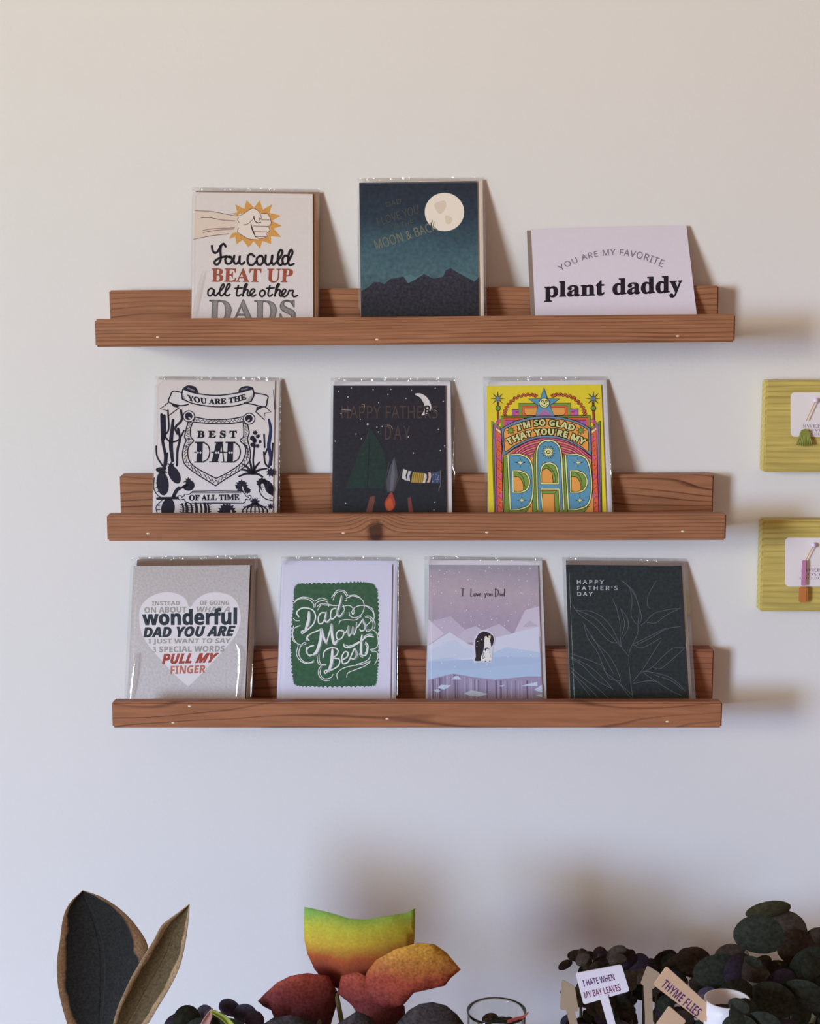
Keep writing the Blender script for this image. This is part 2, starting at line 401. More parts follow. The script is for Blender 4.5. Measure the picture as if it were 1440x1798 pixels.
    bp = N(nt, 'ShaderNodeBump', i_Strength=0.25, i_Distance=0.0006); bp.invert = True; L.new(s0.outputs[0], bp.inputs['Height']); L.new(bp.outputs[0], p.inputs['Normal'])
    return m

LIPF, LIPB, BB = -0.081, -0.067, -0.019
putty = ink(222, 205, 182)
class Shelf:
    def __init__(s, label, xl, xr, ytop, ybot, roll, bl, br, byt, woods, nails):
        c = (xl + xr) / 2; T = at(c, ytop, LIPF); B = at(c, ybot, LIPF)
        s.c = Vector((T.x, 0, B.z)); s.roll = roll; hl = (at(xr, ytop, LIPF).x - at(xl, ytop, LIPF).x) / 2
        lh = T.z - B.z; s.h = lh - 0.018
        bt = at(c, byt, BB).z - B.z; b0 = at(bl, byt, BB).x - T.x; b1 = at(br, byt, BB).x - T.x
        s.root = empty('picture_ledge', s.c, label, 'shelf', 'wooden picture ledges on the wall'); s.root.rotation_euler = (0, -roll, 0)
        link('backboard', mesh_of(box_bm(b0, b1, BB, 0, 0.0, bt, 0.0012)), s.root, [woods[1]])
        link('ledge_board', mesh_of(box_bm(b0 + .001, b1 - .001, LIPB, BB, 0.0005, s.h, 0.0006)), s.root, [woods[1]])
        link('front_lip', mesh_of(box_bm(-hl, hl, LIPF, LIPB, 0, lh, 0.0014)), s.root, [woods[0]])
        for i, (x, y) in enumerate(nails):
            p = at(x, y, LIPF) - s.c; p = Matrix.Rotation(roll, 4, 'Y') @ p
            bm = bmesh.new(); bmesh.ops.create_uvsphere(bm, u_segments=8, v_segments=5, radius=1)
            for v in bm.verts: v.co = Vector((p.x + v.co.x * .0016, LIPF + v.co.y * .0004, p.z + v.co.z * .0008))
            link('filled_nail_hole', mesh_of(bm, smooth=True), s.root, [putty])
    def floor_z(s, x): return s.c.z + s.h + (x - s.c.x) * math.tan(s.roll)

base = C(146, 100, 71); dk = C(80, 44, 30)
wA = wood('pine_stained_top', base, dk, 330, seed=1.3, wob=.5, thin=.62); wAb = wood('pine_stained_back_top', base, dk, 190, seed=4.0)
kc = at(660, 934, LIPF)
wBb = wood('pine_stained_back_middle', base, dk, 170, seed=7.0); wCb = wood('pine_stained_back_bottom', C(140, 90, 64), dk, 150, seed=9.0)
wC = wood('pine_stained_bottom', C(148, 98, 68), dk, 85, seed=12.4, wob=.5, thin=.80)
zB = at(731, 949.5, LIPF)
wB = wood('pine_stained_middle', base, dk, 330, knot=(kc.x - zB.x, kc.z - zB.z, 0.0085), seed=2.2, wob=.35, thin=.62)
S1 = Shelf('brown wooden picture ledge, topmost of the three, carrying three cards', 166, 1292, 556, 605, math.radians(0.45), 192, 1263, 505.5, (wA, wAb), [(277, 592), (662, 596), (1190, 590)])
S2 = Shelf('brown wooden picture ledge in the middle with a dark knot in its lip', 187, 1276, 903, 949.5, math.radians(0.1), 210, 1254, 834, (wB, wBb), [(260, 937), (603, 936), (855, 935), (1199, 933)])
S3 = Shelf('brown wooden picture ledge, lowest of the three, carrying four cards', 196, 1269, 1233, 1278, 0.0, 229, 1254, 1141, (wC, wCb), [(333, 1240), (304, 1269), (680, 1262), (1172, 1267)])

# ------------------------------------------------------------------ greeting cards
KRAFT = mottled('kraft_paper', [(0, C(138, 100, 72)), (1, C(138, 100, 72))], amt=.08, rough=.7, nscale=500)
KRAFTD = mottled('dark_kraft_paper', [(0, C(112, 88, 72)), (1, C(112, 88, 72))], amt=.08, rough=.7, nscale=500)
TAUPE = mottled('taupe_paper', [(0, C(128, 112, 102)), (1, C(128, 112, 102))], amt=.05, rough=.7)
WHITE = mottled('white_paper', [(0, C(208, 204, 206)), (1, C(208, 204, 206))], amt=.015, rough=.6)
CREAM = mottled('cream_paper', [(0, C(214, 200, 186)), (1, C(214, 200, 186))], amt=.015, rough=.6)
LAV = mottled('lavender_white_paper', [(0, C(206, 204, 226)), (1, C(206, 204, 226))], amt=.012, rough=.6)
PEARL = mottled('pearl_paper', [(0, C(206, 200, 200)), (1, C(204, 197, 194))], amt=.02, rough=.6)
CRINK = mottled('crinkled_silver_paper', [(0, C(192, 188, 190)), (1, C(180, 174, 172))], amt=.09, rough=.4, nscale=420, bump=.5)
BK = (30, 29, 36)

# --- A: fist
c = Card('grey card with a drawn fist and starburst in a kraft envelope, on top ledge', (320, 310, 5.1429), S1,
         [(100, 140), (1178, 158), (1182, 1288), (84, 1280)], [(120, 128), (1236, 135), (1228, 1288), (90, 1280)], [(88, 98), (1243, 112), (1242, 1288), (72, 1280)], PEARL, KRAFT)
a = c.ink('starburst', (320, 340, 8.0))
a.poly([(745, 150), (870, 215), (905, 95), (1010, 195), (1085, 95), (1135, 225), (1262, 150), (1225, 270), (1385, 310), (1260, 385), (1400, 452), (1285, 490), (1390, 610), (1245, 600), (1250, 710), (1125, 665), (1095, 775), (1005, 670), (930, 755), (850, 650), (765, 710), (745, 610), (655, 635), (700, 560), (760, 540), (760, 300), (680, 280), (775, 265)], mottled('gold_print', [(0, C(196, 146, 78)), (1, C(196, 146, 78))], amt=.2, nscale=900))
a.build('gold starburst behind the fist')
a = c.ink('drawn_arm', (320, 340, 8.0)); a.ws = 1.25
sk = (204, 190, 176); ol = (112, 66, 82)
a.poly([(178, 236), (400, 250), (600, 285), (795, 312), (785, 545), (650, 565), (400, 605), (165, 640)], sk)
a.poly([(785, 312), (880, 270), (960, 215), (1000, 205), (1060, 235), (1110, 275), (1190, 285), (1215, 300), (1240, 360), (1245, 430), (1225, 460), (1225, 520), (1200, 560), (1200, 590), (1130, 630), (1030, 640), (930, 630), (840, 580), (780, 540)], (212, 202, 192), True)
a.lines([[(180, 237), (400, 250), (600, 285), (790, 312), (880, 268), (985, 208), (1060, 235), (1100, 290), (1112, 350), (1075, 345), (1105, 410)], [(265, 340), (400, 340), (560, 370), (740, 384)], [(290, 518), (450, 492), (735, 480)], [(290, 548), (450, 520), (720, 498)], [(160, 642), (400, 595), (650, 565)], [(790, 330), (780, 370), (800, 410)], [(790, 480), (780, 540), (850, 590), (930, 635), (1030, 648)],
         [(1110, 275), (1190, 280), (1230, 330), (1250, 420), (1215, 450)], [(1215, 460), (1228, 520), (1190, 555)], [(1180, 560), (1190, 600), (1100, 635), (1030, 605)], [(1110, 368), (1225, 370)], [(1000, 455), (1215, 460)], [(1010, 535), (1190, 540)], [(1030, 602), (1170, 605)], [(860, 440), (930, 420), (1000, 350), (1010, 310)]], 7, ol)
a.line([(1005, 320), (1020, 380), (1060, 410), (1100, 405)], 10, BK); a.line([(965, 425), (985, 500), (1030, 610)], 15, BK, taper=.5); a.build()
a = c.ink('lettering'); a.ws = 1.25
a.lines([[(268, 625), (275, 668), (297, 690), (325, 672), (345, 625)], [(392, 632), (375, 608), (352, 625), (345, 680), (348, 745), (325, 790), (298, 792), (295, 765), (340, 735), (400, 720)], [(430, 730), (405, 725), (388, 750), (400, 785), (432, 785), (450, 755), (440, 728), (425, 722)],
         [(470, 715), (465, 765), (485, 790), (512, 765), (520, 715), (518, 775), (538, 792), (562, 775)], [(652, 722), (625, 702), (597, 715), (590, 760), (605, 795), (640, 795), (668, 768)], [(700, 718), (675, 740), (680, 788), (712, 795), (732, 760), (722, 722), (700, 715)],
         [(755, 712), (750, 765), (765, 795), (795, 785), (812, 735), (812, 712), (808, 770), (822, 795), (850, 775)], [(850, 775), (890, 720), (905, 680), (888, 662), (868, 700), (862, 770), (885, 800), (912, 782)], [(958, 722), (928, 715), (905, 745), (915, 790), (945, 785), (975, 735), (996, 690), (985, 660), (965, 690), (955, 760), (970, 800), (1008, 788)]], 17, BK)
a.lines([[(288, 1025), (262, 1010), (235, 1030), (235, 1070), (262, 1075), (290, 1030), (286, 1062), (300, 1078), (320, 1060)], [(320, 1060), (365, 1010), (380, 982), (367, 972), (345, 1010), (338, 1060), (355, 1078), (375, 1062)], [(375, 1062), (420, 1005), (432, 977), (418, 968), (398, 1005), (388, 1060), (405, 1078), (430, 1065)],
         [(507, 985), (490, 1060), (505, 1080), (530, 1065)], [(478, 1010), (542, 1005)], [(545, 1078), (565, 1020), (587, 977), (575, 970), (560, 1000), (548, 1078)], [(552, 1050), (580, 1020), (595, 1030), (588, 1065), (605, 1078), (640, 1050), (655, 1027), (640, 1015), (618, 1035), (615, 1070), (640, 1082), (664, 1068)],
         [(732, 1027), (708, 1035), (700, 1065), (720, 1085), (745, 1065), (745, 1035), (725, 1025)], [(792, 985), (775, 1060), (790, 1082), (815, 1065)], [(762, 1010), (830, 1005)], [(835, 1080), (850, 1020), (877, 977), (865, 970), (848, 1005), (838, 1078)], [(842, 1055), (868, 1020), (885, 1030), (878, 1065), (895, 1082), (925, 1050), (936, 1027), (920, 1018), (902, 1040), (903, 1075), (925, 1085), (950, 1065), (967, 1028), (975, 1032), (1002, 1030), (995, 1060), (1008, 1085), (1042, 1075)]], 13, BK)
a.text('BEAT UP', [(268, 828), (1002, 832)], [(264, 952), (992, 957)], (152, 78, 58), 'serif', 4)
a.text('DADS', [(248, 1112), (1020, 1118)], [(240, 1318), (1022, 1308)], mottled('silver_print', [(0, C(134, 131, 128)), (1, C(134, 131, 128))], amt=.25, nscale=900), 'serif', 10)
a.build()
c.glint([(190, 860), (150, 1000), (120, 1150), (100, 1275)], 2.2)

# --- B: moon
c = Card('dark blue card with a big full moon over mountains, middle of the top ledge', (600, 300, 5.1429), S1,
         [(158, 108), (1226, 90), (1240, 1340), (174, 1340)], [(165, 96), (1272, 72), (1287, 1340), (172, 1340)], [(142, 66), (1285, 58), (1308, 1340), (150, 1340)],
         mottled('night_sky_print', [(0.0, C(40, 50, 58)), (.42, C(70, 98, 106)), (.60, C(60, 86, 97)), (.78, C(42, 56, 70)), (1, C(38, 46, 58))], amt=.22, nscale=260), CREAM, b=.044)
a = c.ink('printed_moon'); a.ell(928, 372, 178, 174, (226, 212, 200), n=48)
a.poly([(850, 290), (930, 270), (940, 330), (890, 390), (840, 330)], (206, 192, 174), True); a.poly([(940, 400), (1000, 430), (980, 480), (940, 470)], (208, 194, 172), True); a.build()
a = c.ink('printed_mountains')
mt = [(178, 1085), (240, 1050), (290, 1005), (350, 1005), (385, 1025), (440, 975), (560, 955), (600, 1015), (660, 985), (745, 930), (800, 962), (830, 972), (915, 958), (940, 895), (985, 880), (1060, 925), (1200, 1000), (1238, 962), (1242, 1480), (178, 1480)]
a.poly([(560, 955), (620, 935), (660, 960), (745, 925), (745, 1010), (600, 1030)], (78, 112, 120)); a.poly([(1000, 880), (1060, 905), (1180, 935), (1236, 960), (1200, 1010), (1000, 980)], (72, 104, 114))
a.poly(mt, mottled('rock_print', [(0, C(33, 38, 40)), (.2, C(40, 42, 48)), (.4, C(50, 50, 62))], amt=.5, nscale=380)); a.build()
a = c.ink('lettering'); g = (74, 77, 68)
a.text('DAD', [(398, 285), (530, 248)], [(405, 328), (540, 290)], g, 'thin')
a.text('I LOVE YOU', [(305, 430), (685, 308)], [(325, 500), (700, 385)], g, 'thin')
a.text('TO THE', [(432, 490), (640, 440)], [(445, 545), (650, 490)], g, 'thin')
a.text('MOON & BACK', [(288, 630), (840, 455)], [(315, 715), (870, 535)], (112, 112, 94), 'thin')
a.line([(806, 500), (818, 450)], 8, (50, 44, 40)); a.build()
c.glint([(1285, 70), (1295, 400), (1302, 1000), (1306, 1335)], .8)

# --- C: plant daddy
c = Card('wide pale lavender card reading plant daddy, at the right end of top ledge', (900, 370, 3.4286), S1,
         [(112, 110), (1046, 88), (1108, 612), (138, 645)], [(87, 116), (1010, 92), (1080, 612), (112, 648)], None, mottled('pale_lilac_paper', [(0, C(206, 200, 212)), (1, C(200, 193, 203))], amt=.012), TAUPE, b=.034, H=.108)
a = c.ink('lettering')
a.text('YOU ARE MY FAVORITE', [(268, 335), (590, 232), (918, 300)], [(290, 362), (590, 268), (900, 342)], (122, 112, 128), 'thin', 1.5, 1.15)
a.text('plant daddy', [(193, 432), (1020, 390)], [(193, 548), (1020, 520)], (36, 28, 38), 'serif', 5); a.build()

# --- D: best dad
c = Card('white card with navy ink cacti, a banner and a shield, left on middle ledge', (250, 640, 5.3333), S2,
         [(136, 140), (1242, 150), (1219, 1402), (97, 1402)], [(150, 118), (1288, 132), (1262, 1402), (100, 1402)], [(118, 108), (1308, 122), (1288, 1402), (88, 1402)], mottled('ink_card_paper', [(0, C(206, 204, 210)), (1, C(208, 200, 196))], amt=.012), PEARL)
K = (30, 30, 46); P = (208, 204, 204)
a = c.ink('printed_cacti'); a.ws = 1.15
a.lines([[(180, 470), (188, 700), (215, 850), (205, 985)], [(205, 480), (210, 640), (200, 700)]], 24, K)
a.line([(288, 520), (268, 740), (282, 905)], 34, K, taper=.3); a.lines([[(362, 430), (368, 520), (310, 590), (330, 650)], [(335, 600), (352, 700), (330, 800), (325, 945)]], 20, K)
a.lines([[(200, 660), (260, 722), (340, 705), (390, 620)], [(240, 430), (247, 600), (215, 660)], [(130, 765), (138, 860), (190, 950)], [(235, 830), (225, 940)]], 14, K)
a.ell(190, 1115, 58, 112, K, rot=-6); a.ell(300, 1032, 50, 92, K, rot=-28); a.ell(432, 1132, 58, 52, K); a.ell(240, 1350, 64, 100, K, rot=8); a.line([(290, 1240), (330, 1170), (420, 1120)], 30, K); a.line([(140, 1255), (330, 1250)], 22, K); a.ell(170, 985, 45, 24, K)
a.lines([[(112, 1060), (108, 1160), (150, 1230), (215, 1262)], [(140, 1400), (130, 1330), (190, 1265)], [(130, 1110), (150, 1112)], [(128, 1150), (150, 1150)], [(142, 1190), (165, 1182)], [(135, 1320), (165, 1318)], [(130, 1360), (165, 1358)]], 8, K)
a.line([(355, 1140), (400, 1110)], 16, P)
for (x, y, r, n) in ((190, 1000, 50, 7), (270, 945, 40, 6), (430, 1085, 34, 6)): a.star(x, y, r, r * .5, n, K)
a.line([(1052, 1010), (1038, 900), (1050, 780), (1052, 690)], 15, K)
for x, y, r in ((1056, 640, 24), (1030, 688, 28), (1082, 672, 22), (1102, 722, 20), (1032, 752, 26), (1078, 762, 22), (1050, 715, 25)): a.star(x, y, r, r * .72, 9, K, jit=.15)
for t in ((945, 935), (1005, 895), (1098, 915), (1165, 975), (1128, 1052), (905, 1048), (925, 985), (1060, 960)): a.line([(1030, 1020), ((1030 + t[0]) / 2, (1015 + t[1]) / 2 - 8), t], 24, K, taper=-.45)
a.line([(1186, 515), (1202, 620), (1184, 760), (1202, 870), (1186, 960)], 30, (38, 46, 84), taper=.4); a.lines([[(1140, 655), (1146, 775)], [(1138, 820), (1150, 920), (1185, 965)], [(1222, 740), (1214, 860), (1206, 940)], [(1150, 840), (1170, 790)]], 15, K); a.line([(1228, 240), (1238, 420)], 6, K)
a.star(1205, 1010, 48, 30, 9, K); a.ell(1165, 1150, 58, 78, K, rot=-38); a.ell(1200, 1190, 26, 70, K); a.star(1120, 1110, 56, 42, 10, K)
a.line([(1092, 1120), (1102, 1200), (1150, 1255), (1216, 1276)], 9, K); a.line([(1125, 1130), (1150, 1200), (1212, 1245)], 26, P); 
for x, y in ((1133, 1175), (1150, 1215), (1130, 1150)): a.ell(x, y, 4, 4, K, n=8)
a.star(930, 1140, 62, 48, 13, K, jit=.08); a.star(985, 1180, 34, 24, 10, K); a.line([(938, 1145), (945, 1180)], 8, P)
for i, x in enumerate((380, 415, 460, 505, 550, 590, 618)): a.line([(x - 6, 1305), (x + 4, 1350), (x, 1410)], 15 + 8 * (i % 2), K)
for i in range(5): a.line([(368, 1318 + 22 * i), (350, 1312 + 22 * i)], 7, K); a.line([(620, 1318 + 22 * i), (642, 1312 + 22 * i)], 7, K); a.line([(395, 1325 + 20 * i), (480, 1322 + 20 * i)], 5, K)
a.star(792, 1385, 92, 70, 17, K, jit=.05); a.line([(832, 1370), (835, 1400)], 12, P)
for q in (-105, -70, -35, 0, 35, 70, 105): a.line([(1055, 1295), (1055 + q, 1340 + abs(q) * .1), (1055 + q * 1.1, 1405)], 12, K)
a.star(1055, 1285, 50, 26, 9, K, jit=.1); a.lines([[(945, 1330), (1165, 1330)], [(938, 1375), (1172, 1375)]], 5, K); a.star(1200, 1330, 36, 18, 7, K)
a.build()
a = c.ink('printed_banner'); a.ws = 1.45
a.poly([(290, 250), (375, 265), (430, 375), (250, 350)], P); a.poly([(1040, 265), (1165, 292), (1150, 395), (955, 360)], P)
a.poly([(380, 230), (500, 268), (700, 288), (900, 265), (1035, 228), (1040, 300), (1020, 345), (880, 385), (700, 396), (500, 372), (375, 325)], P)
a.poly([(380, 232), (425, 203), (490, 215), (520, 262), (500, 266)], K, False); a.poly([(905, 262), (920, 225), (980, 208), (1032, 222), (1035, 232)], K); a.lines([[(430, 222), (485, 245)], [(930, 235), (985, 225)]], 10, (120, 118, 130)); a.poly([(255, 355), (350, 385), (330, 405), (290, 395)], K); a.poly([(1070, 395), (1140, 398), (1062, 440)], K)
a.lines([[(380, 230), (500, 270), (700, 290), (900, 265), (1035, 228)], [(375, 325), (500, 372), (700, 396), (880, 385), (1020, 345)], [(380, 230), (370, 275), (375, 325)], [(375, 265), (290, 250), (262, 295), (250, 352), (350, 385), (430, 375)], [(1042, 265), (1168, 292), (1168, 340), (1150, 396), (1040, 375), (955, 358)]], 8, K)
a.lines([[(250, 352), (165, 418), (240, 432), (250, 478), (345, 405)], [(1150, 396), (1206, 446), (1145, 456), (1146, 520), (1060, 440)]], 7, K, smooth=False); a.lines([[(1032, 222), (1045, 285), (1018, 345)], [(380, 232), (425, 203), (490, 215), (520, 262)], [(905, 260), (920, 225), (980, 208), (1032, 222)]], 10, K)
a.build(); a = c.ink('printed_plaque'); a.ws = 1.45
a.lines([[(470, 1188), (700, 1184), (935, 1188)], [(455, 1302), (700, 1298), (940, 1302)], [(470, 1188), (440, 1215), (400, 1215), (385, 1235), (345, 1228), (332, 1248), (350, 1268), (390, 1262), (405, 1285), (455, 1302)], [(935, 1188), (958, 1212), (975, 1235), (1008, 1225), (1018, 1245), (1000, 1268), (968, 1262), (962, 1285), (940, 1302)]], 6, K)
a.lines([[(465, 1202), (925, 1202)], [(465, 1288), (925, 1288)]], 4, K); a.ell(372, 1247, 7, 7, K, n=10); a.ell(992, 1246, 7, 7, K, n=10); a.build()
a = c.ink('printed_shield'); a.ws = 1.4
Lo = [(430, 535), (412, 600), (395, 680), (410, 710), (385, 780), (376, 860), (402, 940), (500, 1020), (620, 1095), (686, 1136)]; Li = [(470, 545), (450, 610), (455, 680), (480, 715), (440, 760), (424, 820), (440, 900), (490, 958), (600, 1022), (690, 1066)]
Ro = [(985, 560), (1000, 640), (985, 700), (1005, 780), (1012, 860), (985, 930), (900, 1000), (780, 1072), (686, 1136)]; Ri = [(945, 545), (950, 620), (945, 680), (915, 712), (958, 760), (966, 830), (935, 910), (870, 968), (760, 1035), (690, 1066)]
To = [(480, 490), (600, 512), (720, 517), (850, 507), (950, 487)]; Ti = [(480, 540), (600, 550), (720, 556), (850, 550), (945, 535)]
a.lines([Lo, Li, Ro, Ri, To, Ti], 8, K); a.zig(Lo, Li, 44, 6, K); a.zig(Ro, Ri, 44, 6, K); a.zig(To, Ti, 26, 6, K)
for x, y in ((436, 486), (1000, 508)): a.ell(x, y, 58, 56, K, n=26); a.ell(x, y, 49, 47, P, n=26); a.ell(x - 2, y - 2, 36, 36, K, n=22); a.line([(x, y + 10), (x + (18 if x < 700 else -18), y + 22)], 8, P)
a.build()
a = c.ink('lettering')
a.ws = 1.45
a.text('YOU ARE THE', [(420, 284), (700, 322), (965, 274)], [(432, 336), (700, 372), (975, 326)], K, 'serif', 5)
a.text('BEST', [(517, 622), (882, 622)], [(515, 686), (882, 686)], K, 'serif', 6, 1.6); a.text('OF ALL TIME', [(438, 1222), (905, 1217)], [(438, 1274), (907, 1270)], K, 'serif', 4)
for dx in (0, 287):
    a.poly([(512 + dx, 730), (566 + dx, 730), (560 + dx, 913), (505 + dx, 913)], K); a.lines([[(494 + dx, 729), (580 + dx, 729)], [(490 + dx, 914), (575 + dx, 914)]], 8, K)
    a.line([(572 + dx, 729), (615 + dx, 760), (631 + dx, 820), (612 + dx, 885), (565 + dx, 914)], 8, K); a.line([(488 + dx, 822), (512 + dx, 822)], 6, K)
a.poly([(692, 730), (750, 730), (705, 912), (648, 912)], K); a.lines([[(680, 729), (752, 729)], [(628, 912), (712, 912)], [(742, 914), (780, 914)]], 7, K); a.lines([[(744, 730), (762, 912)], [(650, 822), (775, 822)]], 8, K)
for x in (520, 545, 690, 712, 815, 838): a.star(x, 826, 12, 8, 4, P)
a.build()
c.glint([(1297, 130), (1292, 500), (1282, 1390)], .7)

# --- E: camp fire
c = Card('black card with a tent, campfire and crescent moon, middle of the middle ledge', (560, 640, 5.3333), S2,
         [(135, 198), (1186, 197), (1198, 1390), (124, 1390)], [(145, 152), (1232, 148), (1248, 1390), (122, 1390)], [(112, 124), (1275, 126), (1280, 1390), (106, 1390)], mottled('night_card', [(0, C(36, 41, 47)), (1, C(44, 42, 50))], amt=.22, nscale=300), WHITE)
a = c.ink('printed_stars')
for x, y in ((185, 250), (303, 220), (508, 235), (675, 232), (647, 280), (868, 243), (1090, 222), (815, 318), (272, 305), (560, 358), (208, 460), (388, 512), (543, 587), (592, 580), (558, 632), (348, 652), (398, 695), (837, 678), (885, 830), (1118, 607), (1137, 805), (1178, 762), (1165, 345), (1085, 1290), (1077, 1362), (250, 1300), (152, 718)): a.ell(x, y, 5.5, 5.5, (200, 200, 205), n=8)
a.ell(457, 560, 9, 9, (215, 205, 205), n=10); a.build()['kind'] = 'stuff'
a = c.ink('printed_moon'); a.poly([(898, 280), (940, 270), (990, 290), (1032, 335), (1052, 390), (1046, 430), (1010, 462), (963, 475), (985, 430), (988, 380), (950, 312)], (212, 204, 204), True); a.build('pale crescent moon')
a = c.ink('printed_tent'); tg = mottled('tent_green', [(0, C(36, 54, 50)), (1, C(38, 54, 50))], amt=.2, nscale=300)
a.poly([(480, 605), (400, 770), (315, 980), (250, 1165), (605, 1165), (635, 980), (600, 800), (560, 700)], tg); a.line([(480, 600), (468, 850), (455, 1165)], 6, (28, 30, 34)); a.line([(250, 1166), (605, 1166)], 4, (32, 34, 38)); a.line([(480, 605), (350, 850), (245, 920)], 4, (58, 50, 52)); a.line([(500, 600), (600, 780), (640, 820)], 5, (30, 30, 36)); a.build()
a = c.ink('printed_campfire')
a.poly([(705, 865), (655, 990), (632, 1090), (640, 1190), (700, 1190), (738, 1050), (725, 930)], (76, 77, 86)); a.poly([(700, 880), (672, 1050), (665, 1185), (690, 1185), (712, 1040)], (98, 99, 108)); a.line([(655, 920), (640, 1000), (625, 1080), (630, 1170)], 5, (70, 72, 80))
a.poly([(680, 1195), (640, 1245), (615, 1300), (630, 1355), (660, 1372), (700, 1352), (716, 1300), (700, 1240)], (152, 64, 52), True); a.poly([(665, 1250), (625, 1305), (640, 1355), (665, 1368), (695, 1345), (692, 1290)], (186, 88, 52), True)
a.poly([(478, 1240), (520, 1232), (522, 1280), (490, 1420), (432, 1420)], (112, 66, 58)); a.poly([(832, 1248), (862, 1244), (888, 1420), (842, 1420)], (112, 62, 56)); a.line([(570, 1400), (660, 1385), (750, 1400)], 14, (70, 42, 42)); a.build()
a = c.ink('printed_blanket_line')
a.line([(785, 972), (760, 1040), (730, 1110), (705, 1185)], 12, (70, 56, 62)); a.line([(1136, 995), (1142, 1110), (1130, 1150), (1122, 1185)], 6, (120, 110, 96))
wv = (196, 194, 188)
a.poly([(792, 978), (828, 990), (812, 1040), (818, 1088), (778, 1066), (782, 1020)], wv); a.poly([(838, 995), (868, 1000), (848, 1045), (855, 1095), (818, 1082), (828, 1040)], (184, 184, 190))
a.poly([(880, 1008), (990, 1018), (990, 1110), (865, 1104), (872, 1050)], (172, 142, 62))
for i in range(6): a.line([(893 + 18 * i, 1012), (880 + 18 * i, 1106)], 5, (110, 88, 50), smooth=False)
a.poly([(985, 1018), (1008, 1030), (1010, 1062), (995, 1108), (972, 1108), (985, 1060)], (204, 196, 190)); a.poly([(1026, 1008), (1050, 1014), (1052, 1050), (1040, 1106), (1010, 1104), (1028, 1060)], (196, 162, 156)); a.poly([(1060, 1012), (1128, 1000), (1140, 1112), (1058, 1112)], (64, 74, 104))
for i in range(14): a.ell(random.uniform(1065, 1130), random.uniform(1018, 1102), 4, 4, (150, 158, 178), n=6)
for i in range(8): a.ell(random.uniform(985, 1005), 1030 + 9 * i, 3, 3, (120, 70, 66), n=6)
a.build()
a = c.ink('lettering'); g = (80, 64, 58)
a.text('HAPPY FATHERS', [(212, 385), (1112, 385)], [(212, 506), (1112, 506)], g, 'thin', 0, 1.05); a.text('DAY', [(618, 575), (852, 575)], [(618, 704), (852, 704)], g, 'thin', 0, 1.4)
a.text('R', [(1000, 385), (1042, 385)], [(994, 458), (1044, 458)], (30, 28, 30), 'thin', 4)
a.lines([[(400, 370), (425, 378), (428, 400)], [(640, 568), (672, 575), (690, 605)], [(1082, 425), (1108, 440)], [(215, 425), (300, 428)]], 4, (170, 150, 140)); a.build()
c.glint([(1270, 600), (1262, 800), (1255, 950), (1272, 1020), (1262, 1100)], 1.0)

# --- F: bright arch
YE = (228, 200, 54); OR = (240, 154, 78); CO = (228, 96, 66); PK = (216, 88, 132); GN = (120, 148, 66); BL = (92, 146, 174); PU = (168, 92, 160); SL = (112, 132, 156); CR = (250, 234, 150); BK = (34, 30, 32)
c = Card('bright yellow card with a colourful arch and blue DAD letters, right on middle ledge', (830, 640, 5.3333), S2,
         [(132, 200), (1204, 188), (1253, 1390), (146, 1390)], [(148, 158), (1253, 138), (1310, 1390), (140, 1390)], [(98, 116), (1266, 110), (1326, 1390), (118, 1390)], mottled('yellow_print', [(0, C(*YE)), (1, C(*YE))], amt=.02), WHITE)
a = c.ink('printed_arch')
def fo(pts, col, wd=6, smooth=False):
    a.poly(pts, col, smooth); a.line([tuple(p) for p in (spline(pts, 6, True) if smooth else pts)], wd, BK, smooth=False, closed=True)
for sx in (0, 1):
    X = (lambda x: x) if sx == 0 else (lambda x: 1372 - x + (0))
    def Q(L, f=X): return [(f(x) + (40 * (y - 520) / 870 if sx else 0) * 1.0, y) for x, y in L]
    fo(Q([(178, 527), (268, 592), (292, 1440), (204, 1440)]), GN); fo(Q([(194, 560), (262, 606), (286, 1440), (214, 1440)]), PU, 5); fo(Q([(214, 592), (264, 620), (286, 1440), (232, 1440)]), CR, 5)
    for i in range(9):
        y = 640 + i * 88; x0 = 220 + (y - 600) * .018; x1 = 268 + (y - 600) * .018; xm = (x0 + x1) / 2
        fo(Q([(x0, y - 30), (x1, y + 14), (x0, y + 58)]), CO, 4); fo(Q([(xm, y + 40), (x1 + 2, y + 22), (x1 + 2, y + 96), (xm, y + 78), (x0 + 6, y + 58)]), PK if i % 2 == 0 else CO, 4); a.ell(*Q([(xm - 8, y - 38)])[0], 8, 8, CO, n=10)
    a.line(Q([(238, 360), (238, 440), (240, 560)]), 20, BK); a.line(Q([(238, 360), (238, 440), (240, 560)]), 11, (170, 72, 60)); 
    a.ell(*Q([(238, 410)])[0], 25, 25, BK); a.ell(*Q([(238, 410)])[0], 19, 19, GN)
    x, y = Q([(235, 320)])[0]; a.star(x, y, 74, 18, 8, BK); a.star(x, y, 42, 13, 8, SL)
    for k, col in enumerate((PU, PK, CO)): a.line(Q([(215 + 14 * k, 560), (228 + 12 * k, 530 + 8 * k), (262, 515 + 14 * k)]), 9, col)
    sq = []
    B = spline([(298, 480), (305, 430), (340, 370), (400, 315), (480, 288), (560, 285), (600, 300)], 8)
    for i, p in enumerate(B): d = (B[min(i + 1, len(B) - 1)] - B[max(i - 1, 0)]).normalized(); o_ = 11 * math.sin(i * 1.55); sq.append((p.x - d.y * o_, p.y + d.x * o_))
    sq = Q(sq, (lambda x: x) if sx == 0 else (lambda x: 1350 - x)); a.line(sq, 17, BK); a.line(sq, 8, CO)
fo([(368, 422), (985, 418), (985, 490), (368, 490)], PU); fo([(400, 448), (952, 446), (952, 490), (400, 490)], PK, 5)
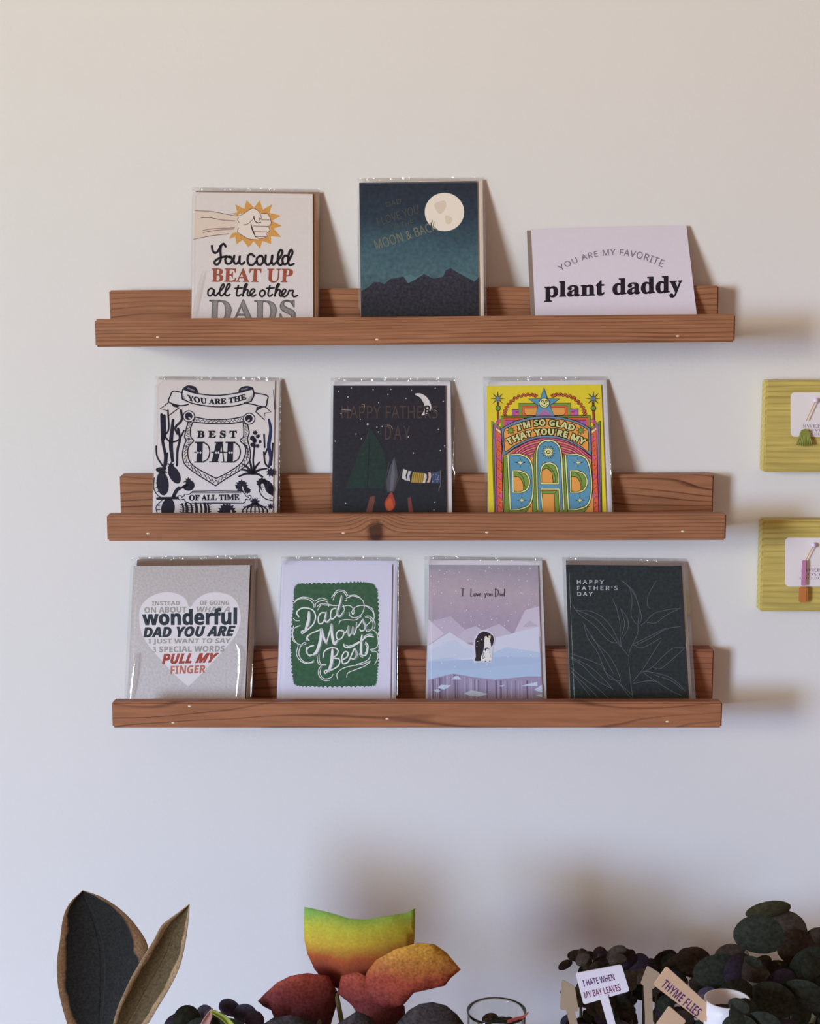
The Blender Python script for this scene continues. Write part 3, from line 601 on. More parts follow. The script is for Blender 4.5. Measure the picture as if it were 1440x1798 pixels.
fo([(430, 366), (915, 364), (920, 490), (430, 490)], GN); fo([(465, 390), (885, 388), (888, 490), (465, 490)], CO, 5); fo([(484, 408), (862, 404), (866, 455), (850, 476), (505, 478), (484, 455)], OR, 5)
fo([(262, 484), (1100, 480), (1104, 640), (266, 640)], GN); fo([(284, 502), (1080, 498), (1084, 620), (288, 620)], CO, 5); fo([(304, 524), (1062, 520), (1062, 600), (304, 600)], PU, 5)
fo([(665, 220), (697, 320), (812, 322), (722, 386), (768, 490), (588, 490), (612, 386), (520, 322), (634, 320)], BL)
for k in range(4): a.line([(612 + 14 * k, 480), (672, 420 + 17 * k), (735 - 14 * k, 480)], 8, (PK, PU)[k % 2], smooth=False)
a.ell(670, 362, 52, 50, BK, n=26); a.ell(670, 362, 45, 43, CR, n=26)
for x in (653, 690): a.ell(x, 346, 12, 12, BK, n=12); a.ell(x, 346, 5, 5, CR, n=8)
a.ell(672, 366, 9, 9, BK, n=8); a.line([(640, 374), (668, 396), (702, 374)], 5, BK)
# fans under the banner
fo([(286, 862), (400, 785), (560, 712), (700, 690), (850, 712), (1000, 785), (1112, 862), (1134, 1440), (300, 1440)], OR)
for k in range(7):
    r = k * 22; a.line([(330 + r * 1.25, 865 + r * .35), (480, 752 + r), (620, 705 + r), (700, 698 + r), (800, 705 + r), (950, 752 + r), (1110 - r * 1.0, 880 + r * .35)], 20, BK); a.line([(330 + r * 1.25, 865 + r * .35), (480, 752 + r), (620, 705 + r), (700, 698 + r), (800, 705 + r), (950, 752 + r), (1110 - r * 1.0, 880 + r * .35)], 12, (PK, (236, 130, 120))[k % 2])
up = [(266, 602), (400, 532), (560, 492), (700, 484), (850, 498), (1000, 542), (1104, 602)]; dn = [(1112, 858), (1000, 778), (850, 708), (700, 688), (560, 706), (400, 778), (286, 862)]
fo([tuple(p) for p in spline(up, 5)] + [tuple(p) for p in spline(dn, 5)], SL, 7)
up = [(300, 606), (400, 562), (560, 517), (700, 506), (850, 520), (980, 558), (1068, 606), (1082, 640)]; dn = [(1086, 808), (1060, 808), (1000, 758), (850, 688), (700, 664), (560, 684), (400, 754), (318, 812), (298, 795), (290, 640)]
fo([tuple(p) for p in spline(up, 5)] + [tuple(p) for p in spline(dn, 5)], OR, 6)
for x, y in ((358, 620), (1013, 620)): a.star(x, y, 46, 22, 8, BK); a.star(x, y, 35, 16, 8, GN)
# DAD
def letter(pts, hole=None):
    pts = [tuple(p) for p in pts]; a.poly(pts, BL); a.line(pts, 24, BK, smooth=False, closed=True); a.line(pts, 12, CR, smooth=False, closed=True)
for x, x2 in ((0, 0), (540, 546)):
    fo([(288 + x, 872), (330 + x, 846), (350 + x, 1362), (325 + x, 1440), (300 + x, 1440)], GN); fo([(350 + x2, 1362), (450 + x2, 1362), (545 + x2, 1330), (500 + x2, 1380), (420 + x2, 1440), (310 + x2, 1440)], GN)
fo([(570, 840), (602, 770), (612, 1362), (585, 1440), (560, 1440)], GN); fo([(612, 1362), (655, 1362), (620, 1440), (570, 1440)], GN); fo([(815, 1362), (855, 1362), (820, 1440), (770, 1440)], GN)
for x, x2 in ((0, 0), (538, 546)):
    letter([(330 + x, 846), (440 + x, 842)] + [tuple(p) for p in spline([(440 + x, 842), (520 + x, 880), (556 + x, 960), (566 + x2, 1100), (558 + x2, 1240), (520 + x2, 1325), (430 + x2, 1360)], 5)] + [(352 + x2, 1362)])
    h = [(376 + x, 996), (440 + x, 998)] + [tuple(p) for p in spline([(440 + x, 998), (505 + x, 1028), (532 + x, 1100), (508 + x, 1170), (450 + x, 1198)], 5)] + [(380 + x, 1200)]
    a.poly(h, GN); a.poly([(385 + x, 1050), (420 + x, 1046), (455 + x, 1075), (474 + x, 1130), (470 + x, 1178), (440 + x, 1196), (388 + x, 1180)], OR, False); a.line([(388 + x, 1048), (440 + x, 1060), (472 + x, 1120), (476 + x, 1180)], 6, BK); a.line([(420 + x, 1005), (470 + x, 1060), (490 + x, 1150)], 5, BK)
    a.line(h, 22, BK, smooth=False, closed=True); a.line(h, 11, CR, smooth=False, closed=True)
L = [(610, 1362), (602, 1150), (598, 900)] + [tuple(p) for p in spline([(598, 900), (606, 790), (645, 730), (710, 710), (775, 730), (818, 790), (834, 900)], 5)] + [(842, 1100), (854, 1362), (816, 1362), (808, 1168), (638, 1168), (656, 1362)]
letter(L)
fo([(655, 1212), (762, 1208), (770, 1440), (660, 1440)], OR, 5); fo([(640, 1185), (790, 1182), (762, 1212), (655, 1212)], GN, 5); fo([(762, 1212), (796, 1182), (812, 1362), (772, 1440)], GN, 5)
h = [(640, 1118), (636, 1020)] + [tuple(p) for p in spline([(636, 1020), (655, 950), (715, 924), (775, 950), (800, 1020)], 5)] + [(804, 1118)]
a.poly(h, GN); a.poly([(650, 1110), (648, 1000), (690, 975), (735, 1010), (752, 1060), (750, 1112)], OR); a.line([(648, 1000), (690, 972), (738, 1010), (754, 1112)], 6, BK); a.line([(690, 945), (745, 990), (775, 1060), (770, 1105)], 5, BK)
a.line(h, 22, BK, smooth=False, closed=True); a.line(h, 11, CR, smooth=False, closed=True)
for x, y in ((446, 922), (460, 1272), (986, 920), (1004, 1272)): a.star(x, y, 52, 10, 4, BK); a.star(x, y, 26, 9, 4, CR)
a.star(708, 822, 72, 34, 14, BK); a.star(708, 822, 52, 28, 14, CR); a.ell(708, 822, 22, 17, BK, n=14); a.ell(708, 822, 13, 8, CR, n=12)
a.build()
a = c.ink('lettering')
for col, of, bo in ((BK, .0, 20), (CR, .0, 5)):
    a.text("I'M SO GLAD", [(412 - of * 60, 565 - of * 70), (676, 518 - of * 70), (962 + of * 60, 573 - of * 70)], [(426 - of * 60, 622 + of * 70), (676, 574 + of * 70), (940 + of * 60, 624 + of * 70)], col, 'sans', bo, 1.08)
    a.text("THAT YOU'RE MY", [(306 - of * 60, 704 - of * 70), (690, 603 - of * 70), (1066 + of * 60, 706 - of * 70)], [(340 - of * 60, 756 + of * 70), (690, 660 + of * 70), (1036 + of * 60, 756 + of * 70)], col, 'sans', bo, 1.08)
a.build()
c.glint([(1285, 850), (1290, 950), (1296, 1060)], .8)

# --- G: heart
c = Card('silver-grey crinkled card with a pale heart of words in dark kraft envelope, lowest ledge', (200, 960, 5.1429), S3,
         [(178, 174), (1230, 165), (1184, 1372), (118, 1385)], [(208, 112), (1286, 108), (1246, 1372), (130, 1385)], [(152, 96), (1300, 74), (1264, 1372), (92, 1390)], CRINK, KRAFTD)
a = c.ink('printed_heart')
a.poly([(685, 548), (645, 470), (560, 420), (440, 413), (320, 458), (245, 540), (228, 650), (250, 780), (320, 900), (450, 1050), (560, 1165), (660, 1252), (690, 1246), (850, 1085), (1000, 925), (1110, 785), (1146, 650), (1120, 520), (1050, 440), (940, 413), (830, 425), (740, 482)], (214, 209, 212), True); a.build('pale heart')
a = c.ink('lettering'); g = (156, 154, 146); d = (50, 62, 70); r = (176, 84, 72)
for t, T, B, col, of in (('INSTEAD', (345, 492, 597, 490), (345, 530, 595, 528), g, 2), ('ON ABOUT', (275, 546, 656, 541), (277, 598, 655, 592), g, 2), ('OF GOING', (776, 486, 1042, 488), (776, 526, 1038, 524), g, 2), ('WHAT A', (745, 542, 1050, 541), (752, 588, 1046, 587), g, 2),
                         ('wonderful', (258, 578, 1110, 552), (262, 706, 1108, 700), d, 9), ('DAD YOU ARE', (264, 730, 1096, 716), (270, 816, 1086, 804), d, 8), ('I JUST WANT TO SAY', (312, 832, 1056, 826), (315, 884, 1046, 880), g, 2), ('3 SPECIAL WORDS', (352, 902, 1003, 893), (355, 952, 996, 946), g, 2),
                         ('PULL MY', (438, 970, 944, 962), (438, 1058, 912, 1042), r, 8), ('FINGER', (514, 1078, 834, 1068), (512, 1150, 822, 1138), (188, 112, 96), 3)):
    a.text(t, [T[:2], T[2:]], [B[:2], B[2:]], col, 'ital' if t in ('DAD YOU ARE', 'PULL MY', 'WHAT A') else 'sans', of)
a.build()
c.glint([(1100, 880), (1130, 950), (1128, 1100), (1105, 1360)], 4.0); c.glint([(205, 960), (180, 1080), (165, 1200), (150, 1370)], 4.6); c.glint([(1255, 1060), (1244, 1200), (1236, 1360)], 2.2)

# --- H: mows
c = Card('lavender-white card with white script on a green grass patch, lowest ledge', (470, 960, 5.3333), S3,
         [(135, 167), (1166, 167), (1150, 1405), (88, 1405)], [(135, 130), (1216, 128), (1200, 1405), (84, 1405)], [(128, 94), (1228, 97), (1213, 1405), (80, 1405)], LAV, LAV)
a = c.ink('printed_lawn'); P = []
cor = [(250, 395), (275, 355), (380, 343), (640, 340), (860, 332), (980, 345), (1015, 385), (1030, 420), (1040, 640), (1035, 900), (1035, 1100), (1020, 1260), (985, 1300), (760, 1308), (500, 1310), (290, 1300), (240, 1250), (222, 1050), (216, 880), (232, 650), (245, 480)]
S_ = spline(cor, 12, True)
for i, p in enumerate(S_):
    d = (S_[(i + 1) % len(S_)] - S_[i - 1]).normalized(); o_ = (8 if i % 2 else -5) + random.uniform(-4, 4); P.append((p.x + d.y * o_, p.y - d.x * o_))
a.poly(P, mottled('lawn_print', [(0, C(52, 90, 66)), (1, C(62, 92, 68))], amt=.18, nscale=260)); a.build()
a = c.ink('lettering'); W = (222, 230, 236)
SH = (112, 128, 124)
thick = [([(387, 610), (382, 690), (352, 785)], 28), ([(692, 458), (672, 540), (652, 610), (655, 645), (680, 648), (712, 605)], 17), ([(500, 765), (494, 870), (462, 975), (425, 1012)], 26), ([(503, 765), (520, 840), (548, 905)], 22), ([(598, 725), (602, 820), (622, 908), (650, 880)], 24), ([(606, 965), (598, 1080), (572, 1165)], 28), ([(883, 827), (875, 883), (873, 990), (888, 1018)], 19), ([(548, 610), (535, 680), (555, 705), (590, 670)], 15), ([(757, 741), (752, 794), (758, 830)], 19), ([(797, 750), (793, 800), (802, 820)], 19), ([(893, 688), (901, 714), (915, 741), (907, 774)], 19), ([(815, 955), (830, 984), (833, 1016), (812, 1046)], 19)]
for p, wd in thick: a.line([(x + 10, y + 7) for x, y in p], wd, SH, taper=.35)
for p, wd in thick: a.line(p, wd, W, taper=.35)
a.lines([[(292, 655), (272, 620), (300, 585), (350, 572), (420, 592), (449, 650), (430, 720), (385, 768), (345, 800), (322, 812), (318, 792), (345, 785)], [(540, 618), (500, 620), (475, 662), (480, 715), (512, 715), (540, 665)], [(640, 575), (602, 590), (588, 645), (602, 678), (638, 650), (660, 590)],
         [(388, 880), (372, 850), (408, 812), (480, 782), (500, 765)], [(425, 1012), (380, 1012), (368, 965), (395, 935), (430, 925)], [(548, 905), (575, 820), (598, 725)], [(706, 792), (668, 785), (642, 828), (660, 868), (698, 850), (716, 800), (692, 780)], [(708, 815), (738, 794), (758, 741), (752, 794), (758, 833), (770, 830), (791, 794), (797, 748), (793, 800), (803, 821), (815, 812), (830, 764), (834, 708), (832, 738), (844, 750), (865, 720), (892, 679)],
         [(892, 679), (901, 714), (916, 741), (907, 776), (877, 788), (863, 774)], [(520, 1032), (535, 975), (600, 945), (655, 962), (650, 1010), (612, 1040), (670, 1052), (665, 1110), (612, 1148), (570, 1160), (540, 1185), (532, 1165), (560, 1155)], [(700, 1060), (745, 1030), (752, 992), (722, 985), (696, 1030), (702, 1090), (740, 1088), (764, 1062), (794, 993), (815, 951), (830, 984), (833, 1016), (812, 1048), (786, 1048)],
         [(890, 1019), (919, 1013), (936, 972), (939, 927), (919, 895)], [(714, 913), (720, 936), (747, 945), (788, 936), (865, 892), (892, 871), (924, 844), (960, 836), (990, 844)]], 12, W)
a.lines([[(245, 525), (300, 488), (380, 492), (430, 535), (432, 565), (446, 560), (452, 530), (505, 505), (560, 520), (572, 560)], [(258, 502), (320, 472), (400, 482), (438, 510)], [(445, 510), (500, 480), (560, 498)], [(612, 500), (640, 435), (700, 422), (740, 462), (738, 502), (722, 508)], [(598, 478), (650, 410), (720, 415), (752, 455)], [(470, 592), (500, 548), (560, 548), (650, 552)], [(462, 560), (510, 532), (600, 545)],
         [(735, 482), (800, 462), (880, 492), (905, 560), (880, 632), (820, 665), (772, 648), (762, 612)], [(760, 458), (830, 455), (895, 505)], [(700, 560), (762, 550), (802, 580), (808, 620), (795, 632), (790, 602), (832, 560), (910, 552), (980, 602), (998, 660), (986, 700)], [(905, 545), (978, 578), (1000, 640)], [(668, 722), (684, 692), (740, 682), (820, 685), (880, 652)], [(690, 640), (718, 590), (705, 540)],
         [(916, 744), (948, 717), (975, 684)], [(913, 658), (954, 670), (984, 705), (987, 741), (975, 773), (948, 791), (924, 794), (930, 779), (975, 776)], [(930, 648), (965, 656), (1000, 700), (1006, 740), (998, 765)], [(305, 738), (250, 765), (236, 832), (272, 902), (332, 920), (360, 905), (338, 898), (308, 935), (292, 1000), (322, 1062), (380, 1088), (432, 1068)], [(245, 740), (228, 800), (240, 880), (285, 915), (270, 1000), (302, 1062), (350, 1090), (428, 1085)], [(240, 670), (265, 692), (298, 692)],
         [(462, 1020), (470, 1080), (495, 1108), (548, 1108), (520, 1102), (482, 1142), (478, 1200), (522, 1250), (578, 1252)], [(480, 1010), (488, 1080), (520, 1110)], [(500, 1135), (492, 1190), (530, 1236), (590, 1226), (612, 1195)], [(655, 1240), (650, 1190), (700, 1142), (790, 1115), (880, 1102), (962, 1070)], [(740, 1222), (752, 1182), (820, 1152), (900, 1122), (958, 1080)], [(965, 1010), (945, 1052), (900, 1080), (830, 1102)], [(912, 910), (928, 935), (926, 970), (912, 998)], [(735, 925), (765, 930), (800, 918), (855, 888)], [(900, 848), (925, 826), (955, 818), (982, 823)], [(860, 1000), (870, 1025), (892, 1035)],
         [(975, 776), (1019, 806), (1036, 900), (1010, 952), (965, 962), (980, 978), (1022, 985), (1032, 1042), (1002, 1100)], [(365, 940), (362, 990), (400, 1028)], [(360, 880), (372, 835), (430, 800)]], 7, W)
a.build()
c.glint([(1224, 110), (1220, 700), (1212, 1390)], .8)

# --- I: penguins
c = Card('mauve snow-scene card with a penguin bending over its chick, third on lowest ledge', (730, 960, 5.448), S3,
         [(125, 175), (1171, 178), (1212, 1437), (118, 1437)], [(127, 122), (1208, 128), (1254, 1440), (96, 1437)], [(84, 92), (1214, 104), (1260, 1440), (88, 1437)], mottled('snowy_sky_print', [(.4, C(160, 146, 166)), (.62, C(164, 150, 166)), (.8, C(176, 160, 168)), (1.0, C(146, 142, 154))], amt=.05, nscale=160, lowscale=22), WHITE)
a = c.ink('printed_mountains')
a.poly([(945, 818), (1048, 605), (1180, 568), (1195, 860), (980, 860)], (196, 186, 200)); a.poly([(1020, 770), (1090, 705), (1170, 760)], (178, 172, 188))
a.poly([(155, 712), (335, 665), (480, 800), (400, 900), (130, 900), (130, 800)], (182, 170, 188)); a.poly([(118, 690), (270, 830), (120, 940)], (200, 190, 204)); a.poly([(410, 850), (480, 790), (575, 758), (640, 800), (800, 738), (910, 825), (760, 900), (430, 920)], (186, 178, 194))
a.poly([(118, 945), (325, 818), (500, 930), (600, 960), (760, 870), (980, 815), (1178, 762), (1200, 1300), (118, 1300)], (200, 202, 218))
a.poly([(118, 1000), (330, 900), (380, 890), (450, 960), (600, 1010), (560, 1060), (118, 1100)], (190, 198, 216)); a.poly([(560, 1100), (860, 960), (1190, 1010), (1196, 1300), (118, 1300), (118, 1090), (300, 1060)], (176, 192, 216)); a.poly([(118, 1100), (500, 1080), (820, 1050), (1196, 1060), (1200, 1300), (118, 1300)], (164, 182, 210)); a.poly([(118, 1180), (520, 1170), (1196, 1110), (1200, 1300), (118, 1300)], (168, 188, 214)); a.build()
a = c.ink('printed_sea')
a.poly([(118, 1272), (190, 1255), (330, 1220), (370, 1215), (560, 1248), (760, 1272), (960, 1252), (1060, 1240), (1202, 1240), (1212, 1500), (118, 1500)], (152, 142, 168))
random.seed(11)
for i in range(60):
    x = random.uniform(135, 1190); y = 1285 - 60 * math.exp(-((x - 370) / 150) ** 2); v = random.choice(((112, 98, 124), (168, 160, 186), (134, 122, 150), (176, 168, 190))); wd = random.choice((4, 5, 8, 14)); a.line([(x, y), (x + 3, 1490)], wd, v, smooth=False, taper=0)
for p in ([(342, 1268), (375, 1238), (405, 1236), (438, 1270)], [(210, 1350), (240, 1320), (345, 1325), (270, 1368)], [(165, 1370), (215, 1362), (238, 1378), (210, 1395)], [(462, 1405), (530, 1372), (600, 1385), (692, 1410), (600, 1432), (520, 1425)], [(790, 1330), (855, 1320), (830, 1340)], [(1015, 1328), (1165, 1292), (1165, 1332)], [(1130, 1370), (1210, 1318), (1212, 1395)], [(1150, 1420), (1212, 1410), (1212, 1440)]): a.poly(p, (192, 204, 224))
a.build()
a = c.ink('printed_penguins'); DK = (46, 38, 44)
a.poly([(553, 1100), (552, 940), (570, 860), (620, 802), (680, 795), (740, 835), (760, 890), (740, 970), (725, 1100), (700, 1106), (600, 1106)], (202, 202, 214), True)
a.poly([(562, 1090), (575, 1050), (568, 960), (570, 890), (600, 835), (650, 808), (700, 822), (740, 852), (750, 890), (738, 940), (722, 960), (715, 920), (705, 880), (690, 860), (665, 855), (658, 900), (655, 960), (640, 1020), (622, 1050), (625, 1092), (590, 1095)], DK, False)
a.poly([(665, 858), (695, 866), (712, 900), (718, 955), (690, 975), (662, 960), (656, 905)], (226, 218, 210), True); a.poly([(698, 852), (718, 855), (712, 885), (700, 875)], (216, 204, 168), True); a.poly([(688, 850), (700, 866), (692, 875), (680, 860)], DK)
a.poly([(650, 1010), (630, 1050), (632, 1085), (660, 1096), (700, 1096), (722, 1080), (720, 1030), (700, 1000), (670, 995)], (224, 220, 216), True); a.poly([(658, 985), (668, 966), (690, 964), (708, 982), (690, 976), (678, 985), (668, 1000)], DK); a.ell(684, 985, 10, 10, (220, 216, 214), n=12); a.ell(682, 978, 3, 3, DK, n=8)
a.line([(650, 1010), (642, 1050), (645, 1070), (660, 1055)], 6, DK); a.line([(706, 1010), (720, 1060)], 4, (150, 140, 145)); a.ell(668, 1095, 9, 5, DK, n=10); a.ell(708, 1094, 8, 5, DK, n=10)
for x, y in ((592, 905), (630, 888), (585, 955)): a.ell(x, y, 5, 5, (210, 206, 212), n=8)
a.build()
a = c.ink('printed_snowflakes')
for i in range(95):
    y = 190 + 620 * random.random() ** 1.4; x = random.uniform(135, 1165); r_ = random.choice((3.5, 4, 5, 6.5)); a.ell(x, y, r_, r_, (212, 208, 216), n=8)
for x, y in ((248, 1110), (375, 1150), (680, 1125), (715, 1190), (880, 1052), (1015, 1000), (1100, 1035), (370, 1035)): a.ell(x, y, 6, 6, (212, 214, 224), n=8)
a.build()['kind'] = 'stuff'
a = c.ink('lettering'); g = (66, 54, 66)
a.lines([[(430, 398), (468, 396)], [(450, 398), (447, 472)], [(428, 473), (468, 471)], [(528, 402), (527, 440), (524, 474), (548, 470)], [(752 + 10, 402), (760, 474)], [(756, 404), (785, 415), (790, 445), (772, 474), (757, 476)]], 5.5, g)
a.lines([[(572, 448), (557, 452), (557, 472), (570, 474), (576, 458), (568, 447)], [(582, 448), (590, 472), (600, 448)], [(606, 462), (622, 456), (618, 447), (608, 452), (608, 470), (626, 472)], [(657, 448), (668, 468)], [(680, 446), (668, 470), (660, 488)], [(700, 448), (688, 456), (692, 472), (704, 468), (704, 452), (696, 447)], [(714, 448), (714, 468), (726, 470), (728, 448), (730, 472)],
         [(812, 450), (798, 456), (800, 472), (812, 466), (816, 450), (818, 474)], [(844, 452), (830, 456), (830, 472), (842, 470), (846, 440), (847, 402), (848, 474)]], 5.5, g)
a.build()
c.glint([(1060, 118), (1035, 122)], .8)

# --- J: leaf
c = Card('dark card with white small capitals and thin leaf outlines, rightmost on lowest ledge', (970, 960, 4.5), S3,
         [(107, 143), (1012, 150), (1076, 1212), (145, 1212)], [(108, 108), (1046, 116), (1106, 1214), (135, 1212)], [(78, 82), (1064, 94), (1136, 1215), (122, 1205)], mottled('dark_green_card', [(0, C(36, 46, 46)), (1, C(44, 50, 52))], amt=.28, nscale=330), TAUPE)
a = c.ink('printed_leaves'); g = (92, 96, 98)
a.lines([[(638, 1212), (615, 1030), (604, 880), (622, 795), (672, 690), (676, 600), (690, 490)], [(690, 490), (660, 400), (590, 300), (550, 270), (610, 330), (630, 430), (622, 540), (660, 610)], [(690, 490), (705, 560), (690, 610)], [(545, 265), (640, 350), (685, 480)], [(820, 270), (760, 380), (750, 460), (775, 490)],
         [(160, 460), (190, 500), (300, 510), (400, 560), (470, 640), (500, 700), (545, 790), (604, 865)], [(160, 460), (210, 530), (330, 620), (400, 700), (460, 750), (510, 760)], [(190, 500), (330, 560), (430, 660), (540, 790)], [(475, 410), (510, 500), (535, 610), (535, 700), (545, 790)], [(500, 460), (515, 510)], [(540, 490), (590, 560), (598, 640), (550, 730)], [(540, 490), (570, 600), (550, 700)],
         [(245, 600), (280, 720), (350, 820), (400, 940), (450, 1040), (540, 1060)], [(245, 600), (330, 740), (440, 850), (500, 950), (535, 1040), (530, 1090)], [(310, 700), (400, 850), (480, 1000)], [(530, 1080), (590, 1160), (632, 1205)], [(145, 845), (250, 880), (390, 940), (420, 990), (530, 1080), (630, 1170)], [(145, 870), (300, 950), (420, 1060), (480, 1130)], [(145, 880), (240, 940), (360, 1060), (470, 1120)],
         [(145, 955), (260, 1050), (360, 1120), (440, 1195)], [(145, 975), (220, 1080), (300, 1180)], [(150, 990), (250, 1080), (360, 1190)], [(1015, 485), (900, 500), (800, 530), (740, 590), (700, 620)], [(750, 600), (820, 600), (900, 540), (1000, 490)], [(1010, 630), (900, 650), (780, 720), (660, 780), (720, 795), (860, 720)], [(660, 780), (640, 770), (760, 710), (900, 640)],
         [(1050, 800), (960, 800), (880, 860), (790, 950), (700, 1000)], [(790, 950), (860, 960), (980, 860), (1050, 795)], [(1050, 1140), (960, 1050), (850, 1005), (720, 990), (830, 1070), (940, 1140), (1020, 1175)], [(1030, 1130), (940, 1060), (800, 1010)], [(640, 1060), (720, 960), (820, 800), (860, 740)], [(640, 1080), (760, 1060), (850, 1070)]], 3.8, g)
a.build()
a = c.ink('lettering'); W = (196, 198, 202)
a.text('HAPPY', [(195, 264), (406, 264)], [(195, 293), (404, 291)], W, 'thin', 3, 1.5); a.text("FATHER'S", [(197, 311), (516, 310)], [(198, 342), (514, 342)], W, 'thin', 3, 1.5); a.text('DAY', [(198, 358), (318, 358)], [(199, 388), (316, 388)], W, 'thin', 3, 1.5); a.build()

# ------------------------------------------------------------------ small display boards at the right
class Plate:                   # a thin upright plate in the plane Y, with print on it
    def __init__(s, name, label, cat, Y, pts, thick, mat, crop, group=None, root_px=None, part='plate', tilt=0):
        ox, oy, k = crop; s.crop = crop; P = [at(ox + x / k, oy + y / k, Y) for x, y in pts]
        s.O = Vector((sum(p.x for p in P) / len(P), Y, min(p.z for p in P))) if root_px is None else root_px
        s.Y = Y; s.z = -0.00005; s.root = empty(name, s.O, label, cat, group)
        link(part, mesh_of(slab([(p.x - s.O.x, p.z - s.O.z) for p in P], 0, thick)), s.root, [mat])
        s.root.location.y = Y
    def uv(s, px, py): p = at(px, py, s.Y); return (p.x - s.O.x, p.z - s.O.z)
    def ink(s, name): return Ink(s, name)
def rrect(x0, y0, x1, y1, r, n=5):
    P = []
    for cx, cy, a0 in ((x1 - r, y0 + r, -90), (x1 - r, y1 - r, 0), (x0 + r, y1 - r, 90), (x0 + r, y0 + r, 180)):
        for i in range(n + 1): a_ = math.radians(a0 + 90 * i / n); P.append((cx + r * math.cos(a_), cy + r * math.sin(a_)))
    return P
oak = wood('pale_oak', C(182, 164, 92), C(160, 138, 70), 170, seed=5.0, thin=.5, wob=.25); pearl = ink(206, 190, 214, .15)
W_ = (214, 208, 208); T_ = (150, 128, 150)
def ball(c0, r, m, parent, name='stud'):
    bm = bmesh.new(); bmesh.ops.create_uvsphere(bm, u_segments=16, v_segments=10, radius=r)
    for v in bm.verts: v.co += c0
    return link(name, mesh_of(bm, smooth=True), parent, [m])
for k, (x0, y0, x1, y1, cx0, cy0, cx1, cy1, lab, lab2, lab3) in enumerate((
        (1346, 668, 1508, 829, 1389, 689, 1482, 767, 'pale wooden block on the wall, upper of the two at the right edge', 'white rounded earring card on the upper wooden block', 'drop earring with a green tuft, on the upper earring card'),
        (1340, 913, 1504, 1074, 1379, 944, 1478, 1030, 'pale wooden block on the wall, lower of the two at the right edge', 'white rounded earring card on the lower wooden block', 'drop earring with a brown bar, on the lower earring card'))):
    A = at(x0, y0, -.018); B = at(x1, y1, -.018); w_ = B.x - A.x; h_ = A.z - B.z
    e = empty('display_board', Vector(((A.x + B.x) / 2, 0, B.z)), lab, 'board', 'wooden display blocks on the wall')
    link('block', mesh_of(box_bm(-w_ / 2, w_ / 2, -.018, 0, 0, h_, .0015)), e, [oak])
    pl = Plate('earring_card', lab2, 'card', -.0192, rrect(cx0, cy0, cx1, cy1, 7), .0008, ink(*W_), (0, 0, 1.0), part='backing_card')
    a = pl.ink('lettering'); yb = 745 if k == 0 else 998
    a.text('SWEET', [(1410 - 3 * k, yb), (1450, yb)], [(1410 - 3 * k, yb + 6), (1450, yb + 6)], T_, 'serif'); a.text('LOVE', [(1412 - 3 * k, yb + 8), (1446, yb + 8)], [(1412 - 3 * k, yb + 13), (1446, yb + 13)], T_, 'serif'); a.text('COLLECTION', [(1404, yb + 14.5), (1466, yb + 14.5)], [(1404, yb + 19.5), (1466, yb + 19.5)], T_, 'serif'); a.build()
    sx, sy = (1433, 703) if k == 0 else (1429, 957)
    p = at(sx, sy, -.021); ee = empty('earring', p, lab3, 'earring', 'earrings on the display cards')
    def ring(o_, R, r_, m, nm, par=ee):
        bm = bmesh.new(); pr = []
        for i in range(20):
            t = 2 * math.pi * i / 20; row = []
            for j in range(6): q = 2 * math.pi * j / 6; rr = R + r_ * math.cos(q); row.append(bm.verts.new((o_.x + rr * math.cos(t), o_.y + r_ * math.sin(q), o_.z + rr * math.sin(t))))
            pr.append(row)
        for i in range(20):
            for j in range(6): bm.faces.new((pr[i][j], pr[(i + 1) % 20][j], pr[(i + 1) % 20][(j + 1) % 6], pr[i][(j + 1) % 6]))
        return link(nm, mesh_of(bm, smooth=True), par, [m])
    ball(Vector((0, 0, 0)), .0024, pearl, ee)
    gold = ink(196, 156, 84, .3)
    dx, dz = (-.0095, -.022) if k == 0 else (-.0085, -.018)
    bm = bmesh.new(); bmesh.ops.create_cone(bm, segments=8, radius1=.0004, radius2=.0004, depth=math.hypot(dx, dz) * .8, cap_ends=True)
    bmesh.ops.rotate(bm, verts=bm.verts, matrix=Matrix.Rotation(math.atan2(dx, dz), 3, 'Y')); bmesh.ops.translate(bm, verts=bm.verts, vec=(dx * .5, -.001, dz * .45)); link('wire', mesh_of(bm, smooth=True), ee, [gold])
    if k == 0:
        for i in range(9):
            t = (i - 4) / 4.0; bm = bmesh.new(); x = dx + .0015 * t; 
            bmesh.ops.create_cone(bm, segments=6, radius1=.0009, radius2=.0004, depth=.016, cap_ends=True)
            for v in bm.verts: v.co = Vector((dx + t * .005 + v.co.x + t * v.co.z * -.25, -.0012 + v.co.y, dz - .012 + v.co.z * (1 - .15 * abs(t))))
            link('tassel_strand', mesh_of(bm, smooth=True), ee, [ink(132, 134, 62)])
    else:
        link('bar', mesh_of(box_bm(dx - .0022, dx + .0022, -.0022, -.0006, dz - .020, dz + .004, .0006)), ee, [ink(176, 120, 150)])
        link('lower_drop', mesh_of(box_bm(dx - .004, dx + .004, -.0022, -.0006, dz - .036, dz - .021, .0012)), ee, [ink(176, 110, 60)])

